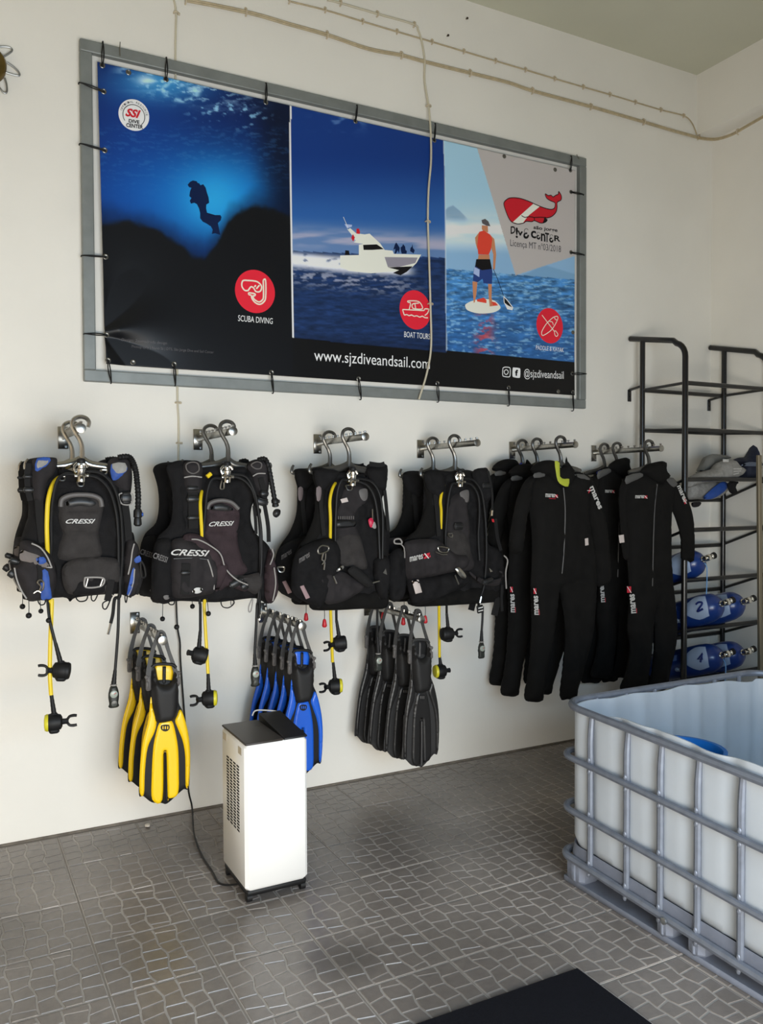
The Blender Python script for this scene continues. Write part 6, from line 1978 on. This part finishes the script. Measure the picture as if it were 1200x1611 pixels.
WB = [
    ('P', 'suit_body', [(860, 212), (782, 236), (762, 290), (755, 420), (768, 600), (782, 760), (788, 900), (778, 1060), (792, 1150), (778, 1280), (740, 1395), (800, 1402), (868, 1396), (884, 1300), (905, 1150), (918, 960), (926, 1150), (912, 1300), (886, 1392), (940, 1392), (982, 1384), (1000, 1290), (1028, 1160), (1036, 1010), (1018, 820), (1006, 640), (1008, 450), (1028, 330), (1024, 262), (965, 232), (930, 262)], 0, .045, .04, M_NEO, .07, .012,
     {'cr': [([(920, 830), (860, 800), (800, 790)], .008, .02), ([(920, 830), (1005, 800)], .008, .02)]}),
    ('P', 'sleeve', [(1005, 250), (1045, 270), (1085, 330), (1112, 410), (1130, 520), (1128, 690), (1100, 694), (1072, 686), (1070, 580), (1042, 470), (1010, 400), (1002, 320)], .005, .035, .03, M_NEO, .04, .008),
    ('P', 'sleeve', [(785, 240), (745, 275), (732, 360), (738, 480), (745, 600), (758, 680), (785, 680), (785, 560), (778, 400)], -.01, .03, .03, M_NEO, .04, .008),
    ('P', 'collar', [(850, 215), (878, 178), (925, 162), (976, 158), (979, 200), (1000, 240), (960, 275), (925, 272), (880, 245)], .02, .032, .035, M_NEO, .03, .009, {'seed': 9}),
    ('P', 'shoulder_panel', [(770, 238), (845, 218), (862, 238), (800, 268), (770, 280)], .036, .008, .01, M_SHOULD, .015, .002, {'sm': 2, 'step': .01}),
    ('P', 'shoulder_panel', [(985, 248), (1025, 246), (1048, 280), (1028, 296), (1005, 280)], .04, .008, .01, M_SHOULD, .015, .002, {'sm': 2, 'step': .01}),
    ('T', 'zip', [(938, 280), (925, 400), (918, 560), (914, 740), (912, 830)], .046, .0035, M_ZIP),
    ('X', 'mares', (820, 357), (868, 356), (820, 340), .052, M_LOGO), ('F', [(870, 342), (884, 341), (884, 357), (870, 357)], .052),
    ('X', 'mares', (1044, 292), (1082, 380), (1062, 284), .046, M_LOGO), ('F', [(1080, 360), (1092, 358), (1096, 384), (1086, 388)], .046),
    ('P', 'white_label', [(730, 556), (758, 552), (762, 594), (736, 598)], .03, .002, .004, M_TAG, .006, 0, {'sm': 1, 'step': .01}),
    ('X', 'mares', (826, 975), (816, 872), (798, 978), .058, M_LOGO), ('F', [(776, 832), (798, 832), (798, 866), (776, 866)], .056), ('T', 'red_print', [(828, 975), (826, 950)], .056, .002, M_REDPRINT),
]
suits = [
    (4, WA, [(818, 700), (843, 697), (880, 696)], (412, 700),
     ['front black wetsuit with a lime collar lining, beside the jackets', 'middle black wetsuit, directly behind the one with lime collar lining', 'rearmost black wetsuit by the jackets, nearest the wall'], 'wetsuits on the rail by the jackets'),
    (5, WB, [(945, 706), (969, 705), (1019, 700)], (900, 700),
     ['black wetsuit with grey shoulders hanging in front of the cylinder rack', 'middle black wetsuit by the rack, on a blue hanger', 'rearmost black wetsuit by the rack, nearest the wall'], 'wetsuits on the rail by the rack')]
for ri, spec, hooks, lp, labs, grp in suits:
    X, zr = RX[ri].x, RX[ri].z
    oo = [off_at(X, *h) for h in hooks]
    oo[0] = max(.09, oo[0])
    f = wetsuit(labs[0], oo[2], spec, c8([lp])[0], grp)
    for k, (o_, nm) in enumerate(zip(oo, ('rearmost', 'middle', 'front'))):
        bl_ = (ri, k) in ((5, 1), (4, 0))
        hanger('coat_hanger', ('blue-armed' if bl_ else 'dark grey') + f' hanger of the {nm} wetsuit ' + ('next to the jackets' if ri == 4 else 'by the rack'), X, zr, o_, M_HANG, .125, .15, False, 'hangers of the wetsuits', M_HANGB if bl_ else None)
    for k, rz in ((1, .012), (0, -.015)):
        b = copy_tree(f)
        b.location.y += oo[2] - oo[k]
        b.location.z += (.02, -.015)[k] if ri == 4 else (-.02, .03)[k]
        for c_ in list(b.children):
            if c_.name.startswith(('collar_lining', 'collar_tab')):
                bpy.data.objects.remove(c_)
        b['label'] = labs[2 - k]
        b.rotation_euler.y = rz
        if ri == 5:
            b.scale.x = .8
            b.location.x -= .025

# ================================================================== FINS ON THEIR RAILS
M_POCK = mat('matte_black_rubber', (26, 25, 25), .6, spec=.35)


def fin_proto(name, label, mp, m_in, group, O, rubber):
    """open-heel fin hanging by its strap; drawn from the front yellow one"""
    C = d2
    t = thing(name, label, 'fin', W(*C([(432, 262)])[0], O), group)
    P_ = lambda pts, do: PW(C(pts), O + do)
    MB().pillow(P_([(366, 640), (400, 600), (520, 600), (562, 650), (566, 760), (596, 830), (634, 990), (646, 1150), (640, 1372), (600, 1388), (550, 1432), (480, 1492), (440, 1487), (370, 1482), (310, 1438), (278, 1427), (286, 1250), (306, 1050), (350, 850), (364, 720)], -.004), .006, .010, .012, .012).build('blade', rubber, t)
    pan = [[(364, 720), (378, 800), (405, 885), (392, 970), (342, 1085), (322, 1250), (314, 1422), (284, 1414), (284, 1250), (305, 1052), (346, 880)],
           [(428, 905), (470, 893), (512, 892), (534, 940), (560, 1080), (566, 1250), (560, 1420), (496, 1456), (486, 1450), (477, 1135), (466, 1122), (456, 1135), (448, 1462), (374, 1462), (370, 1300), (380, 1100), (402, 980)],
           [(540, 895), (556, 850), (574, 812), (600, 850), (636, 990), (649, 1150), (639, 1352), (616, 1362), (613, 1160), (596, 1045), (562, 955)]]
    for p in pan:
        MB().pillow(P_(p, .005), .008, .008, .010, .0058, sm=4).build('blade_panel', mp, t)
    MB().tube(P_([(466, 1130), (466, 1300), (462, 1480)], .012), .006, 0, 6, 3).build('centre_rib', rubber, t)
    MB().pillow(P_([(366, 520), (385, 500), (402, 520), (412, 580), (430, 622), (480, 630), (514, 606), (524, 560), (532, 505), (548, 520), (562, 650), (557, 790), (540, 872), (516, 892), (412, 905), (388, 835), (372, 720)], .01), .030, .012, .028, .011, .001, 20).build('foot_pocket', M_POCK, t)
    MB().pillow(P_([(378, 505), (395, 486), (450, 480), (520, 488), (542, 510), (535, 600), (480, 650), (420, 640), (385, 580)], -.012), .006, .012, .02, .013).build('heel_opening', m_in, t)
    MB().pillow(P_([(450, 498), (474, 498), (472, 626), (448, 626)], .0), .004, .008, .004, .005, sm=1).build('sole_rib', rubber, t)
    MB().tube(P_([(372, 505), (392, 486), (450, 480), (520, 486), (545, 508)], .012), .007, 0, 7, 5).build('pocket_rim', rubber, t)
    for s, (bx, byy) in ((-1, (346, 620)), (1, (552, 590))):
        c = W(*C([(bx, byy)])[0], O + .012)
        k = MB().box(c, (.020, .016, .062), 0, None, .005)
        k.box(c + Vector((s * .006, -.008, -.006)), (.012, .010, .030), 0, None, .003)
        k.box(c + Vector((s * .008, -.004, .026)), (.014, .012, .014), 0, Matrix.Rotation(s * .5, 3, 'Y'), .003)
        k.build('buckle', M_GREYPAD2, t)
    sd = mat('dark_grey_rubber_strap', (50, 48, 46), .55)
    MB().ribbon(PW(C([(345, 600, .01), (350, 520, .008), (372, 400, .0), (404, 300, .0), (425, 258, 0), (440, 256, 0), (458, 275, 0), (490, 380, .002), (525, 480, .006), (550, 560, .01)]), O + .004), [.02, .02, .016, .014, .02, .024, .02, .014, .016, .02], .005, 0, 6).build('heel_strap', sd, t)
    MB().slab(P_([(440, 926), (496, 922), (497, 955), (470, 970), (441, 958)], .0165), .002, 0, 2).build('badge', M_RUBBER, t)
    for bx in (452, 469, 486):
        MB().slab(P_([(bx - 4, 932), (bx + 4, 931), (bx + 4, 952), (bx - 4, 953)], .0172), .001).build('badge_mark', m_in if m_in is not M_RUBBER else M_GREYPAD2, t, False)
    c = W(*C([(432, 258)])[0], O - .004)
    MB().box(c, (.03, .02, .024), 0, None, .006).build('pull_tab', sd, t)
    return t


def fin_set(rail_label, wpx, rail_len, first_px, last_px, n, proto, labels, scl, rots):
    w0 = W(wpx[0], wpx[1], 0)
    o0, o1 = off_at(w0.x, *first_px), off_at(w0.x, *last_px)
    w = rail(rail_label, wpx, o1 + .03, 'steel display rails sticking out of the wall')
    o0 = max(.05, o0)
    for k in range(n):
        o_ = o0 + (o1 - o0) * k / max(1, n - 1)
        f = proto if k == n - 1 else copy_tree(proto)
        f.location = (w.x + R(-.004, .004), D - o_, W(*last_px, o1).z)
        f.scale = (scl[0], 1, scl[1])
        f.rotation_euler = (0, rots[k], 0)
        f['label'] = labels[k]
    return w


M_BLKP = mat('black_fin_panel', (30, 29, 29), .38)
M_BLKE = mat('charcoal_fin_rubber', (46, 45, 45), .5)
OY = off_at(W(212, 978, 0).x, 253, 997)
fy = fin_proto('swim_fin', '', M_YEL, M_YEL, 'yellow swim fins on the left rail', OY, M_RUBBER)
fb = fin_proto('swim_fin', '', M_BLUE, M_BLUE, 'blue swim fins on the middle rail', OY, M_RUBBER)
fk = fin_proto('swim_fin', '', M_BLKP, M_RUBBER, 'black swim fins on the right rail', OY, M_BLKE)
fin_set('short steel rail holding the yellow fins', (212, 978), OY + .03, (222, 979), (253, 997), 3, fy,
        ['rearmost yellow swim fin, nearest the wall', 'middle yellow swim fin between two others', 'foremost yellow swim fin showing its whole blade'], (1, 1), (.03, .015, 0))
fin_set('short steel rail holding the blue fins', (413, 962), .50, (425, 964), (471, 980), 5, fb,
        ['rearmost blue swim fin, nearest the wall', 'second blue swim fin from the wall', 'middle blue swim fin of five', 'second blue swim fin from the front', 'foremost blue swim fin, behind the air conditioner'], (.95, .985), (.05, .05, .03, .03, 0))
fin_set('short steel rail holding the black fins', (578, 952), .50, (592, 955), (657, 963), 4, fk,
        ['rearmost black swim fin, nearest the wall', 'second black swim fin from the wall', 'second black swim fin from the front', 'foremost black swim fin hanging on the right'], (.96, 1.06), (.06, .05, .035, -.01))
